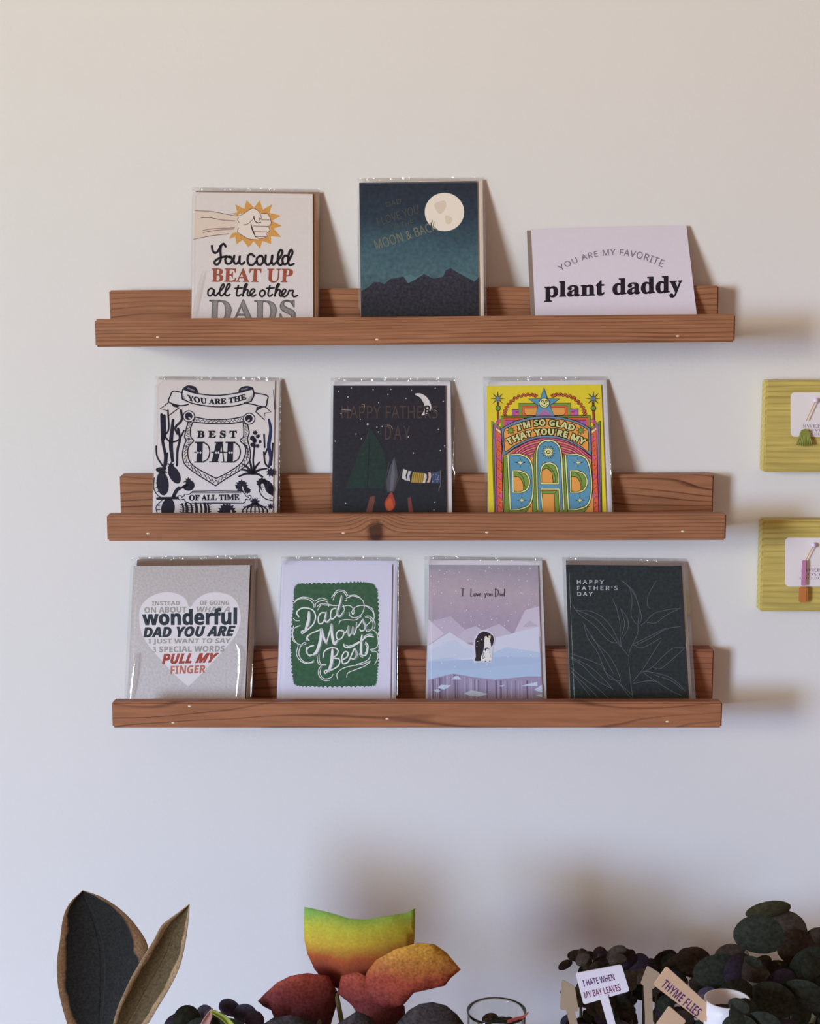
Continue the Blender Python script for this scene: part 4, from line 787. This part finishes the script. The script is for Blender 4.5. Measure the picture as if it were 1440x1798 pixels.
# ------------------------------------------------------------------ counter with the plants below the ledges
CT = -0.80
e = empty('counter', Vector((0, -.26, -1.6)), 'white counter under the picture ledges carrying the plants', 'counter')
link('counter_top', mesh_of(box_bm(-1.3, 1.3, -.28, .258, CT + 1.6 - .03, CT + 1.6, .003)), e, [ink(204, 202, 204)])
link('cabinet_body', mesh_of(box_bm(-1.26, 1.26, -.24, .255, 0.0, CT + 1.6 - .03)), e, [ink(196, 194, 194)])
for i in range(4):
    d = link('cabinet_door', mesh_of(box_bm(-1.24 + i * .62, -.64 + i * .62, -.258, -.24, .06, .74, .003)), e, [ink(198, 196, 196)])
    link('door_handle', mesh_of(box_bm(-.96 + i * .62, -.92 + i * .62, -.272, -.258, .64, .65, .002)), d, [ink(120, 116, 112, .3)])

def leafmat(name, main, margin, thr=.78, spot=.5, grain=70, rough=.45):
    """leaf with a margin of another colour; UV: u across, v along"""
    m, nt, p = new_mat(name); L = nt.links
    uv = N(nt, 'ShaderNodeUVMap'); sp = N(nt, 'ShaderNodeSeparateXYZ'); L.new(uv.outputs[0], sp.inputs[0])
    a = N(nt, 'ShaderNodeMath', operation='SUBTRACT', i_1=.5); L.new(sp.outputs[0], a.inputs[0]); b = N(nt, 'ShaderNodeMath', operation='ABSOLUTE'); L.new(a.outputs[0], b.inputs[0])
    tc = N(nt, 'ShaderNodeTexCoord'); n = N(nt, 'ShaderNodeTexNoise', i_Scale=grain, i_Detail=2.0); L.new(tc.outputs['Object'], n.inputs['Vector'])
    c_ = N(nt, 'ShaderNodeMath', operation='MULTIPLY_ADD', i_1=spot, i_2=-spot / 2); L.new(n.outputs[0], c_.inputs[0])
    d = N(nt, 'ShaderNodeMath', operation='MULTIPLY_ADD', i_1=2.0); L.new(b.outputs[0], d.inputs[0]); L.new(c_.outputs[0], d.inputs[2])
    r = ramp(nt, [(thr - .03, main), (thr + .03, margin)]); L.new(d.outputs[0], r.inputs[0])
    rib = ramp(nt, [(0.0, (0, 0, 0, 1)), (.018, (0, 0, 0, 1)), (.03, (1, 1, 1, 1))]); L.new(b.outputs[0], rib.inputs[0])
    n2 = N(nt, 'ShaderNodeTexNoise', i_Scale=500.0, i_Detail=2.0); L.new(tc.outputs['Object'], n2.inputs['Vector']); mr = N(nt, 'ShaderNodeMapRange', i_1=.3, i_2=.7, i_3=.7, i_4=1.3); L.new(n2.outputs[0], mr.inputs[0])
    mx = N(nt, 'ShaderNodeVectorMath', operation='SCALE'); L.new(r.outputs[0], mx.inputs[0]); L.new(mr.outputs[0], mx.inputs['Scale'])
    L.new(mx.outputs[0], p.inputs['Base Color']); p.inputs['Roughness'].default_value = rough + .15; p.inputs['Specular IOR Level'].default_value = .06
    bp = N(nt, 'ShaderNodeBump', i_Strength=.4, i_Distance=.001); L.new(rib.outputs[0], bp.inputs['Height']); L.new(bp.outputs[0], p.inputs['Normal'])
    return m
def leaf_LR(name, root, Lp, Rp, Y, mat, crop, cup=.006, bend=.0, label=None, cols=10, flip=False):
    """a leaf blade between a left and a right edge curve, bowed across its width"""
    ox, oy, k = crop; A = spline(Lp, 5); B = spline(Rp, 5); n = min(len(A), len(B)); V = []; U = []; Fc = []
    for i in range(n):
        t = i / (n - 1)
        for j in range(cols + 1):
            s_ = j / cols; q = A[i].lerp(B[i], s_); y = Y + cup * (1 - (2 * s_ - 1) ** 2) * math.sin(math.pi * min(1, t * 1.1 + .05)) - bend * t * t
            V.append(at(ox + q.x / k, oy + q.y / k, y) - root.location); U.append((s_, t))
    for i in range(n - 1):
        for j in range(cols): a_ = i * (cols + 1) + j; Fc.append((a_, a_ + 1, a_ + cols + 2, a_ + cols + 1))
    me = bpy.data.meshes.new(name); me.from_pydata(V, [], Fc); ul = me.uv_layers.new(name='UVMap')
    for lo in me.loops: ul.data[lo.index].uv = U[lo.vertex_index]
    for f in me.polygons: f.use_smooth = True
    o = link(name, me, root, [mat]); md = o.modifiers.new('thickness', 'SOLIDIFY'); md.thickness = .0006
    if label: o['label'] = label
    return o
def tube(name, root, pts, r0, r1, mat, n=8):
    """a stem through world points"""
    P = [Vector(p) for p in pts]; Q = []
    for i in range(len(P) - 1):
        for t in (0, .25, .5, .75): Q.append(P[i].lerp(P[i + 1], t))
    Q.append(P[-1])
    for _ in range(2): Q = [Q[0]] + [(Q[i - 1] + Q[i] * 2 + Q[i + 1]) / 4 for i in range(1, len(Q) - 1)] + [Q[-1]]
    bm = bmesh.new(); pr = None
    for i, p in enumerate(Q):
        d = (Q[min(i + 1, len(Q) - 1)] - Q[max(i - 1, 0)]).normalized(); x = d.orthogonal().normalized(); y = d.cross(x); r = r0 + (r1 - r0) * i / (len(Q) - 1)
        x = Vector((1, 0, 0)) - d * d.x if abs(d.x) < .9 else x; x.normalize(); y = d.cross(x)
        row = [bm.verts.new(p - root.location + x * r * math.cos(2 * math.pi * j / n) + y * r * math.sin(2 * math.pi * j / n)) for j in range(n)]
        if pr:
            for j in range(n): bm.faces.new((pr[j], pr[(j + 1) % n], row[(j + 1) % n], row[j]))
        else: bm.faces.new(row[::-1])
        pr = row
    bm.faces.new(pr)
    return link(name, mesh_of(bm, smooth=True), root, [mat])
terra = mottled('terracotta', [(0, C(168, 104, 76)), (1, C(168, 104, 76))], amt=.08, rough=.8); soil = mottled('soil', [(0, C(50, 40, 34)), (1, C(50, 40, 34))], amt=.6, nscale=400, rough=.95, bump=.8)
white_pot = ink(206, 202, 204, .35)
def pot(root, r, h, mat):
    link('pot', mesh_of(lathe([(r * .68, 0), (r * .72, .002), (r * .93, h * .8), (r * .95, h * .8 + .001), (r, h * .82), (r, h - .002), (r * .97, h), (r * .9, h), (r * .88, h * .9), (r * .86, h * .86)]), smooth=True), root, [mat])
    link('soil', mesh_of(lathe([(r * .84, h * .80), (r * .87, h * .85), (r * .5, h * .88), (.001, h * .885)], 24), smooth=True), root, [soil])
def plant(name, label, x, Y, r, h, mat=terra, group='potted plants on the counter'):
    p = empty(name, Vector((x, Y, CT)), label, 'plant', group); pot(p, r, h, mat); bpy.context.view_layer.update(); return p
STEM = ink(92, 84, 54)
# rubber plant
cl = (60, 1480, 3.2727); p0 = at(200, 1798, -.22)
rp = plant('rubber_plant', 'variegated rubber plant with two tall dark cream-edged leaves, at left', p0.x + .004, -.19, .049, .105)
m1 = leafmat('rubber_leaf_dark', C(38, 37, 35), C(112, 84, 58), .84, .6, 34); m2 = leafmat('rubber_leaf_underside', C(80, 66, 44), C(142, 118, 88), .74, .5, 40)
A = [(278, 272), (205, 345), (166, 430), (148, 560), (130, 700), (142, 860), (190, 1041), (250, 1180), (330, 1290), (400, 1350)]; B = [(280, 272), (390, 312), (500, 385), (590, 480), (655, 600), (645, 760), (580, 900), (510, 1041), (460, 1180), (402, 1350)]
leaf_LR('leaf', rp, A, B, -.20, m1, cl, cup=.012)
A = [(892, 350), (820, 405), (735, 470), (685, 560), (630, 650), (565, 760), (512, 870), (475, 960), (450, 1060), (430, 1180), (420, 1350)]; B = [(894, 350), (888, 440), (872, 560), (838, 710), (775, 840), (715, 940), (655, 1041), (600, 1120), (540, 1200), (480, 1290), (424, 1350)]
leaf_LR('leaf', rp, A, B, -.215, m2, cl, cup=.010, label='narrow olive-brown leaf seen from behind')
# lower leaves hidden under the frame, drooping round the pot
for (tx, ty, bx, by, wd) in ((-20, 1420, 330, 1370, 90), (800, 1480, 450, 1380, 90)):
    A = [(tx, ty), (tx + (bx - tx) * .3, ty - wd * .9), (tx + (bx - tx) * .7, ty - wd), (bx, by)]; B = [(tx, ty + 2), (tx + (bx - tx) * .3, ty + wd * .5), (tx + (bx - tx) * .7, ty + wd * .4), (bx, by + 3)]
    leaf_LR('leaf', rp, A, B, -.20, m1, cl, cup=.01)
tube('stem', rp, [Vector((rp.location.x, -.19, CT + .08)), at(182, 1900, -.198), at(183, 1891, -.2)], .004, .003, STEM)

def leaf_outline(name, root, pts, Y, mat, crop, bow=.01, label=None, tilt=0.0, smooth=True):
    ox, oy, k = crop; P = spline(pts, 4, True) if smooth else [Vector(p) for p in pts]; bm = bmesh.new()
    vs = [bm.verts.new((p.x, p.y, 0)) for p in P]; bm.faces.new(vs); bmesh.ops.triangulate(bm, faces=bm.faces[:])
    for _ in range(2): bmesh.ops.subdivide_edges(bm, edges=[e_ for e_ in bm.edges if e_.calc_length() > 40], cuts=1, use_grid_fill=False); bmesh.ops.triangulate(bm, faces=bm.faces[:])
    xs = [p.x for p in P]; ys = [p.y for p in P]; cx, cy = (min(xs) + max(xs)) / 2, (min(ys) + max(ys)) / 2; w2, h2 = (max(xs) - min(xs)) / 2, (max(ys) - min(ys)) / 2
    for v in bm.verts:
        x, y = v.co.x, v.co.y; d = Y + bow * (((x - cx) / w2) ** 2) + tilt * (y - cy) / h2 + .0015 * noise.noise(Vector((x * .02, y * .02, Y * 100)))
        v.co = at(ox + x / k, oy + y / k, d) - root.location
    me = mesh_of(bm, smooth=True); me.name = name
    o = link(name, me, root, [mat]); md = o.modifiers.new('thickness', 'SOLIDIFY'); md.thickness = .0006
    if label: o['label'] = label
    return o
def leafcol(name, a_, b_, z0, z1, amt=.3):
    """leaf colour that runs from b_ at the top to a_ at the bottom of the plant, speckled"""
    m, nt, p = new_mat(name); L = nt.links
    tc = N(nt, 'ShaderNodeTexCoord'); sp = N(nt, 'ShaderNodeSeparateXYZ'); L.new(tc.outputs['Object'], sp.inputs[0])
    mr = N(nt, 'ShaderNodeMapRange', i_1=z0, i_2=z1); L.new(sp.outputs['Z'], mr.inputs[0])
    n0 = N(nt, 'ShaderNodeTexNoise', i_Scale=25.0, i_Detail=2.0); L.new(tc.outputs['Object'], n0.inputs['Vector']); ad = N(nt, 'ShaderNodeMath', operation='MULTIPLY_ADD', i_1=.3, i_2=-.15); L.new(n0.outputs[0], ad.inputs[0])
    s_ = N(nt, 'ShaderNodeMath', operation='ADD'); L.new(mr.outputs[0], s_.inputs[0]); L.new(ad.outputs[0], s_.inputs[1])
    stops = [(i / (len(a_) - 1), c_) for i, c_ in enumerate(a_)]; r = ramp(nt, stops); L.new(s_.outputs[0], r.inputs[0])
    n = N(nt, 'ShaderNodeTexNoise', i_Scale=420.0, i_Detail=3.0); L.new(tc.outputs['Object'], n.inputs['Vector']); m3 = N(nt, 'ShaderNodeMapRange', i_1=.3, i_2=.7, i_3=1 - amt, i_4=1 + amt); L.new(n.outputs[0], m3.inputs[0])
    mx = N(nt, 'ShaderNodeVectorMath', operation='SCALE'); L.new(r.outputs[0], mx.inputs[0]); L.new(m3.outputs[0], mx.inputs['Scale']); L.new(mx.outputs[0], p.inputs['Base Color'])
    p.inputs['Roughness'].default_value = .6; p.inputs['Specular IOR Level'].default_value = .1
    return m
cm = (480, 1480, 3.0)
pc = at(640, 1798, -.22)
cr = plant('centre_plant', 'bushy plant at centre, yellow-green to red lens-flare colour painted on its leaves', pc.x, -.20, .055, .10)
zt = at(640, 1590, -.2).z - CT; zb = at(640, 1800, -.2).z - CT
g1 = leafcol('flare_tinted_leaf', [C(96, 40, 34), C(150, 74, 40), C(176, 146, 50), C(166, 160, 52), C(120, 150, 64), C(78, 128, 70)], None, zt - (zt - zb) * .62, zt, .12)  # green-to-red cast of the lens flare, painted into the leaf colour
g2 = leafcol('flare_tinted_leaf_red', [C(62, 34, 36), C(96, 40, 38), C(140, 62, 44), C(176, 130, 50)], None, zb, zt - (zt - zb) * .28, .35)  # lower leaves: red and yellow flare cast painted in
g3 = leafcol('centre_leaf_dark', [C(48, 42, 40), C(56, 44, 46)], None, zb, zt, .5)
leaf_outline('leaf', cr, [(165, 338), (162, 420), (164, 500), (180, 580), (218, 665), (280, 740), (420, 800), (560, 760), (680, 700), (730, 620), (742, 500), (746, 345), (700, 368), (620, 382), (550, 392), (490, 404), (400, 398), (300, 368), (200, 344)], -.19, g1, cm, bow=.012, label='broad leaf with yellow-green lens-flare colour painted in', smooth=False)
leaf_outline('leaf', cr, [(478, 760), (492, 680), (540, 618), (640, 562), (760, 528), (850, 535), (915, 580), (988, 668), (935, 712), (905, 752), (830, 770), (740, 790), (690, 850), (600, 880), (520, 840)], -.22, g2, cm, bow=.01, label='leaf with a pointed tip, red lens-flare colour painted in', smooth=False)
leaf_outline('leaf', cr, [(-80, 832), (-40, 790), (20, 735), (90, 700), (180, 685), (290, 700), (335, 780), (332, 850), (300, 960), (280, 1100), (60, 1100), (20, 960), (-10, 880), (-50, 860)], -.205, g2, cm, bow=.012, smooth=False)
leaf_outline('leaf', cr, [(340, 792), (360, 700), (440, 680), (540, 720), (640, 800), (690, 860), (700, 1000), (620, 1150), (480, 1150), (420, 1000), (440, 880), (400, 840)], -.21, g2, cm, bow=.01, smooth=False)
leaf_outline('leaf', cr, [(640, 960), (715, 880), (770, 848), (840, 838), (910, 856), (970, 905), (1010, 960), (1080, 1100), (860, 1200), (660, 1120)], -.235, g3, cm, bow=.012, smooth=False)
leaf_outline('leaf', cr, [(330, 960), (380, 925), (440, 885), (520, 920), (560, 1100), (420, 1200), (340, 1100)], -.24, g3, cm, bow=.01, smooth=False)
leaf_outline('leaf', cr, [(-60, 960), (0, 920), (90, 905), (180, 925), (250, 980), (240, 1120), (80, 1150), (-40, 1080)], -.235, g3, cm, bow=.01, smooth=False)
for x, y in ((560, 1550), (660, 1530), (760, 1540), (620, 1600)):
    q = at(x, 1798 + (y - 1500), -.21); tube('stem', cr, [Vector((cr.location.x + (q.x - cr.location.x) * .3, -.20, CT + .085)), q, at(600 + (x - 640) * .5, 1742, -.192)], .0035, .002, STEM)
# small low plant, dark round leaves
def round_leaf(root, x, y, r, Y, mat, asp=.85, rot=0, name='leaf'):
    c0 = at(x, y, Y); s_ = (Y - CAM.y) / F * 1.05 * r; bm = bmesh.new(); ce = bm.verts.new((0, 0, 0)); R = []
    ph = random.uniform(-.5, .5); th = random.uniform(-.6, .6); M = Matrix.Rotation(th, 3, 'X') @ Matrix.Rotation(ph, 3, 'Z') @ Matrix.Rotation(math.radians(rot), 3, 'Y')
    for q in (.55, 1.0): R.append([bm.verts.new((s_ * q * math.cos(a_), s_ * .22 * q * q, s_ * asp * q * math.sin(a_) * (1 + .12 * math.sin(a_)))) for a_ in [2 * math.pi * i / 18 for i in range(18)]])
    for i in range(18):
        bm.faces.new((ce, R[0][i], R[0][(i + 1) % 18])); bm.faces.new((R[0][i], R[1][i], R[1][(i + 1) % 18], R[0][(i + 1) % 18]))
    for v in bm.verts: v.co = M @ v.co + c0 - root.location
    return link(name, mesh_of(bm, smooth=True), root, [mat])
random.seed(8)
dg1 = mottled('dark_leaf_green', [(0, C(40, 42, 34)), (1, C(40, 42, 34))], h=.3, amt=.4, nscale=300, spec=.06); dg2 = mottled('dark_leaf_brown', [(0, C(54, 44, 36)), (1, C(54, 44, 36))], h=.3, amt=.4, nscale=300, spec=.06); dg3 = mottled('dark_leaf_olive', [(0, C(62, 58, 40)), (1, C(62, 58, 40))], h=.3, amt=.3, nscale=300, spec=.06); dg4 = mottled('dark_leaf_violet', [(0, C(52, 44, 54)), (1, C(52, 44, 54))], h=.3, amt=.3, nscale=300, spec=.06)
pq = at(400, 1798, -.2)
lp = plant('peperomia_plant', 'low plant of small dark violet-green leaves between the rubber plant and centre plant', pq.x, -.22, .040, .07)
for x, y, r, m in ((330, 1790, 26, dg1), (358, 1784, 20, dg4), (402, 1774, 22, dg4), (430, 1784, 22, dg4), (448, 1792, 18, dg4), (380, 1800, 24, dg1), (310, 1802, 22, dg4), (410, 1806, 26, dg1), (350, 1815, 28, dg1)):
    round_leaf(lp, x, y, r, random.uniform(-.24, -.18), m)
A = [(372, 1770), (362, 1782), (352, 1798), (345, 1820)]; B = [(374, 1770), (373, 1785), (368, 1800), (360, 1820)]
leaf_LR('leaf', lp, A, B, -.26, ink(150, 108, 96), (0, 0, 1), cup=.002, label='pinkish-brown narrow leaf')
A = [(370, 1774), (380, 1776), (398, 1786), (412, 1800), (420, 1815)]; B = [(370, 1778), (378, 1782), (392, 1792), (402, 1806), (408, 1820)]
leaf_LR('leaf', lp, A, B, -.262, ink(140, 150, 66), (0, 0, 1), cup=.002, label='yellow-green narrow leaf')
for i in range(7): tube('stem', lp, [Vector((lp.location.x, -.22, CT + .055)), at(320 + 20 * i, 1830, -.21), at(322 + 19 * i, 1798, -.205)], .002, .001, STEM)

# right-hand plants
pj = at(1350, 1798, -.2)
jp = plant('jade_plant', 'large dark bushy plant with round leaves, at the lower right corner', pj.x + .03, -.17, .064, .11)
for x, y, r, m, Y, asp in ((1333, 1650, 45, dg1, -.24, .92), (1352, 1606, 42, dg3, -.16, .55), (1378, 1632, 38, dg2, -.15, .8), (1400, 1668, 36, dg2, -.2, .9), (1262, 1716, 46, dg1, -.22, .85), (1318, 1706, 32, dg2, -.23, .7), (1372, 1712, 30, dg3, -.18, .8), (1426, 1700, 40, dg1, -.22, .9), (1296, 1760, 44, dg1, -.25, .8), (1352, 1766, 46, dg1, -.25, .8), (1412, 1758, 44, dg1, -.25, .9), (1222, 1690, 34, dg2, -.16, .7), (1440, 1660, 34, dg2, -.16, .8), (1284, 1682, 30, dg2, -.17, .7)):
    round_leaf(jp, x, y, r, Y, m, asp, random.uniform(-25, 25))
for x, y, r in ((1312, 1786, 34), (1300, 1812, 34), (1340, 1806, 34), (1296, 1770, 20)): round_leaf(jp, x, y, r, -.325, dg1, .85, random.uniform(-25, 25))
for i in range(90):
    x = random.uniform(1240, 1500); y = random.uniform(1688 + max(0, 1290 - x) * .3, 1850)
    round_leaf(jp, x, y, random.uniform(16, 34), random.uniform(-.24, -.10), random.choice((dg1, dg1, dg2, dg3, dg4)), random.uniform(.6, 1), random.uniform(-60, 60))
for i in range(12):
    x = 1250 + i * 20; q = at(x, random.uniform(1660, 1740) if x > 1280 else 1740, -.18); tube('stem', jp, [Vector((jp.location.x + random.uniform(-.03, .01), -.17, CT + .09)), (q + Vector((jp.location.x, -.17, CT + .1))) / 2 + Vector((0, 0, .02)), q], .004, .0015, STEM)
ph = at(1100, 1798, -.12)
hp = plant('herb_plant', 'brown-violet bushy plant behind the small plant markers, at lower right', ph.x - .004, -.185, .055, .10)
for i in range(190):
    x = random.gauss(1070, 36) if i % 2 else random.uniform(1012, 1250); top = 1662 + (abs(x - 1070) * .22 if x < 1145 else 8 + (1250 - x) * .12); y = random.uniform(top + 8, 1830)
    if (1112 < x < 1160 and y > 1752) or (1128 < x < 1150 and y < 1690): continue
    round_leaf(hp, x, y, random.uniform(12, 24), random.uniform(-.17, -.07), random.choice((dg2, dg2, dg2, dg4, dg1)), random.uniform(.5, 1), random.uniform(-80, 80))
for i in range(9):
    x = 1020 + i * 22; tube('stem', hp, [Vector((hp.location.x + (i - 4) * .008, -.175, CT + .085)), at(x, 1840, -.12), at(x, 1720, -.12)], .0025, .001, STEM)
# white ceramic pot, standing before the jade plant, with the markers stuck in it
wp = at(1252, 1775, -.29)
wpot = empty('ceramic_vase', Vector((at(1276, 1800, -.285).x, -.285, CT)), 'tall slim white ceramic vase holding the leaning thyme marker, in front of the jade plant', 'vase')
hh = at(1276, 1772, -.303).z - CT
link('vase_body', mesh_of(lathe([(.015, 0), (.016, .002), (.018, hh - .01), (.018, hh), (.0165, hh), (.016, hh - .012)]), smooth=True), wpot, [white_pot]); link('sand', mesh_of(lathe([(.015, hh - .02), (.016, hh - .012), (.001, hh - .010)], 24), smooth=True), wpot, [soil])
# plant markers
PL = ink(206, 200, 208, .35)
def marker(label, Y, crop, pts, stick, mat, base_px, lines_):
    ox, oy, k = crop
    b = at(*base_px, Y); O = Vector((b.x, Y, b.z))
    pl = Plate('plant_marker', label, 'plant marker', Y, pts, .0012, mat, crop, 'plant markers', root_px=O)
    s0 = at(ox + stick[0][0] / k, oy + stick[0][1] / k, Y); d = (b - s0).normalized(); n = Vector((d.z, 0, -d.x)) * .0035
    q = [s0 + n, s0 - n, b - n * .6, b + d * .004, b + n * .6]
    link('stick', mesh_of(slab([(v.x - O.x, v.z - O.z) for v in q], .0002 if len(stick) == 1 else -.001, .0010)), pl.root, [mat])
    a = pl.ink('lettering')
    for t, T, B, col in lines_: a.text(t, [T[:2], T[2:]], [B[:2], B[2:]], col, 'sans', .0)
    if lines_: a.build()
    return pl
c3 = (960, 1640, 8.0); c4 = (1110, 1660, 8.0)
def rr(P, r=26):
    out = []
    for i in range(4):
        a_, b_, c_ = Vector(P[i - 1]), Vector(P[i]), Vector(P[(i + 1) % 4]); u = (a_ - b_).normalized() * r; v = (c_ - b_).normalized() * r
        out += [tuple(b_ + u), tuple(b_ + u * .3 + v * .3), tuple(b_ + v)]
    return out
marker('white plant marker reading I hate when my bay leaves, tilted left', -.224, c3, rr([(405, 555), (1052, 432), (1165, 802), (518, 992)]), [(800, 860), 1], PL, (1135, 2020), [('I HATE WHEN', (498, 650, 936, 558), (520, 738, 962, 645), (72, 24, 84)), ('MY BAY LEAVES', (514, 812, 1018, 702), (536, 905, 1046, 795), (104, 30, 76))])
BG = ink(190, 158, 128, .4); BG2 = ink(150, 130, 108, .4)
marker('tan plant marker leaning far to the right, reading thyme flies', -.290, c4, rr([(482, 296), (1150, 900), (1000, 1088), (300, 556)]), [(1040, 1000), 1], BG, (1278, 1800), [('THYME FLIES', (480, 470, 990, 905), (398, 570, 905, 1008), (74, 40, 92))])
marker('small tan plant marker half hidden behind the leaning thyme one', -.218, c4, rr([(215, 285), (402, 400), (300, 620), (118, 545)]), [(220, 560)], BG2, (1150, 2020), [('MINT', (240, 340, 380, 425), (205, 400, 345, 485), (60, 90, 60))] if False else [])
marker('narrow dull-brown plant marker seen edge-wise left of the bay one', -.215, c3, rr([(212, 640), (396, 742), (452, 1090), (186, 1062)]), [(330, 1060)], BG2, (1060, 2020), [])
marker('tan plant marker low in front, below the leaning thyme one', -.222, c4, rr([(520, 850), (760, 1060), (600, 1300), (330, 1120)]), [(540, 1120)], BG, (1160, 2020), [])
# glass vase
gm, nt, p = new_mat('clear_glass'); p.inputs['Transmission Weight'].default_value = 1; p.inputs['Roughness'].default_value = .02; p.inputs['IOR'].default_value = 1.45; p.inputs['Base Color'].default_value = (.93, .95, .95, 1)
gz = at(872, 1774, -.22); gh = gz.z - CT
gv = empty('glass_vase', Vector((gz.x, -.22, CT)), 'clear glass vase with dark leaves in it, between centre plant and markers', 'vase')
R = .0245
link('glass_body', mesh_of(lathe([(.018, 0), (.022, .002), (.024, gh * .4), (R, gh - .002), (R + .0004, gh), (R - .001, gh), (R - .0018, gh - .003), (.0215, gh * .4), (.019, .008), (.002, .006)], 40), smooth=True), gv, [gm])
for x, y, r in ((862, 1790, 16), (880, 1796, 16), (868, 1804, 20), (894, 1792, 10), (850, 1800, 12)):
    round_leaf(gv, x, y, r, -.22, random.choice((dg1, dg2)), .6, 0)
tube('stem', gv, [Vector((gz.x, -.22, CT + .012)), Vector((gz.x + .003, -.22, CT + gh * .5)), at(868, 1800, -.22)], .002, .0015, STEM)
A = [(928, 1776), (918, 1783), (905, 1786), (890, 1792)]; B = [(929, 1777), (920, 1788), (906, 1793), (891, 1797)]
leaf_LR('leaf', gv, A, B, -.235, ink(150, 70, 58), (0, 0, 1), cup=.001, label='small red leaf')
bpy.context.view_layer.update()
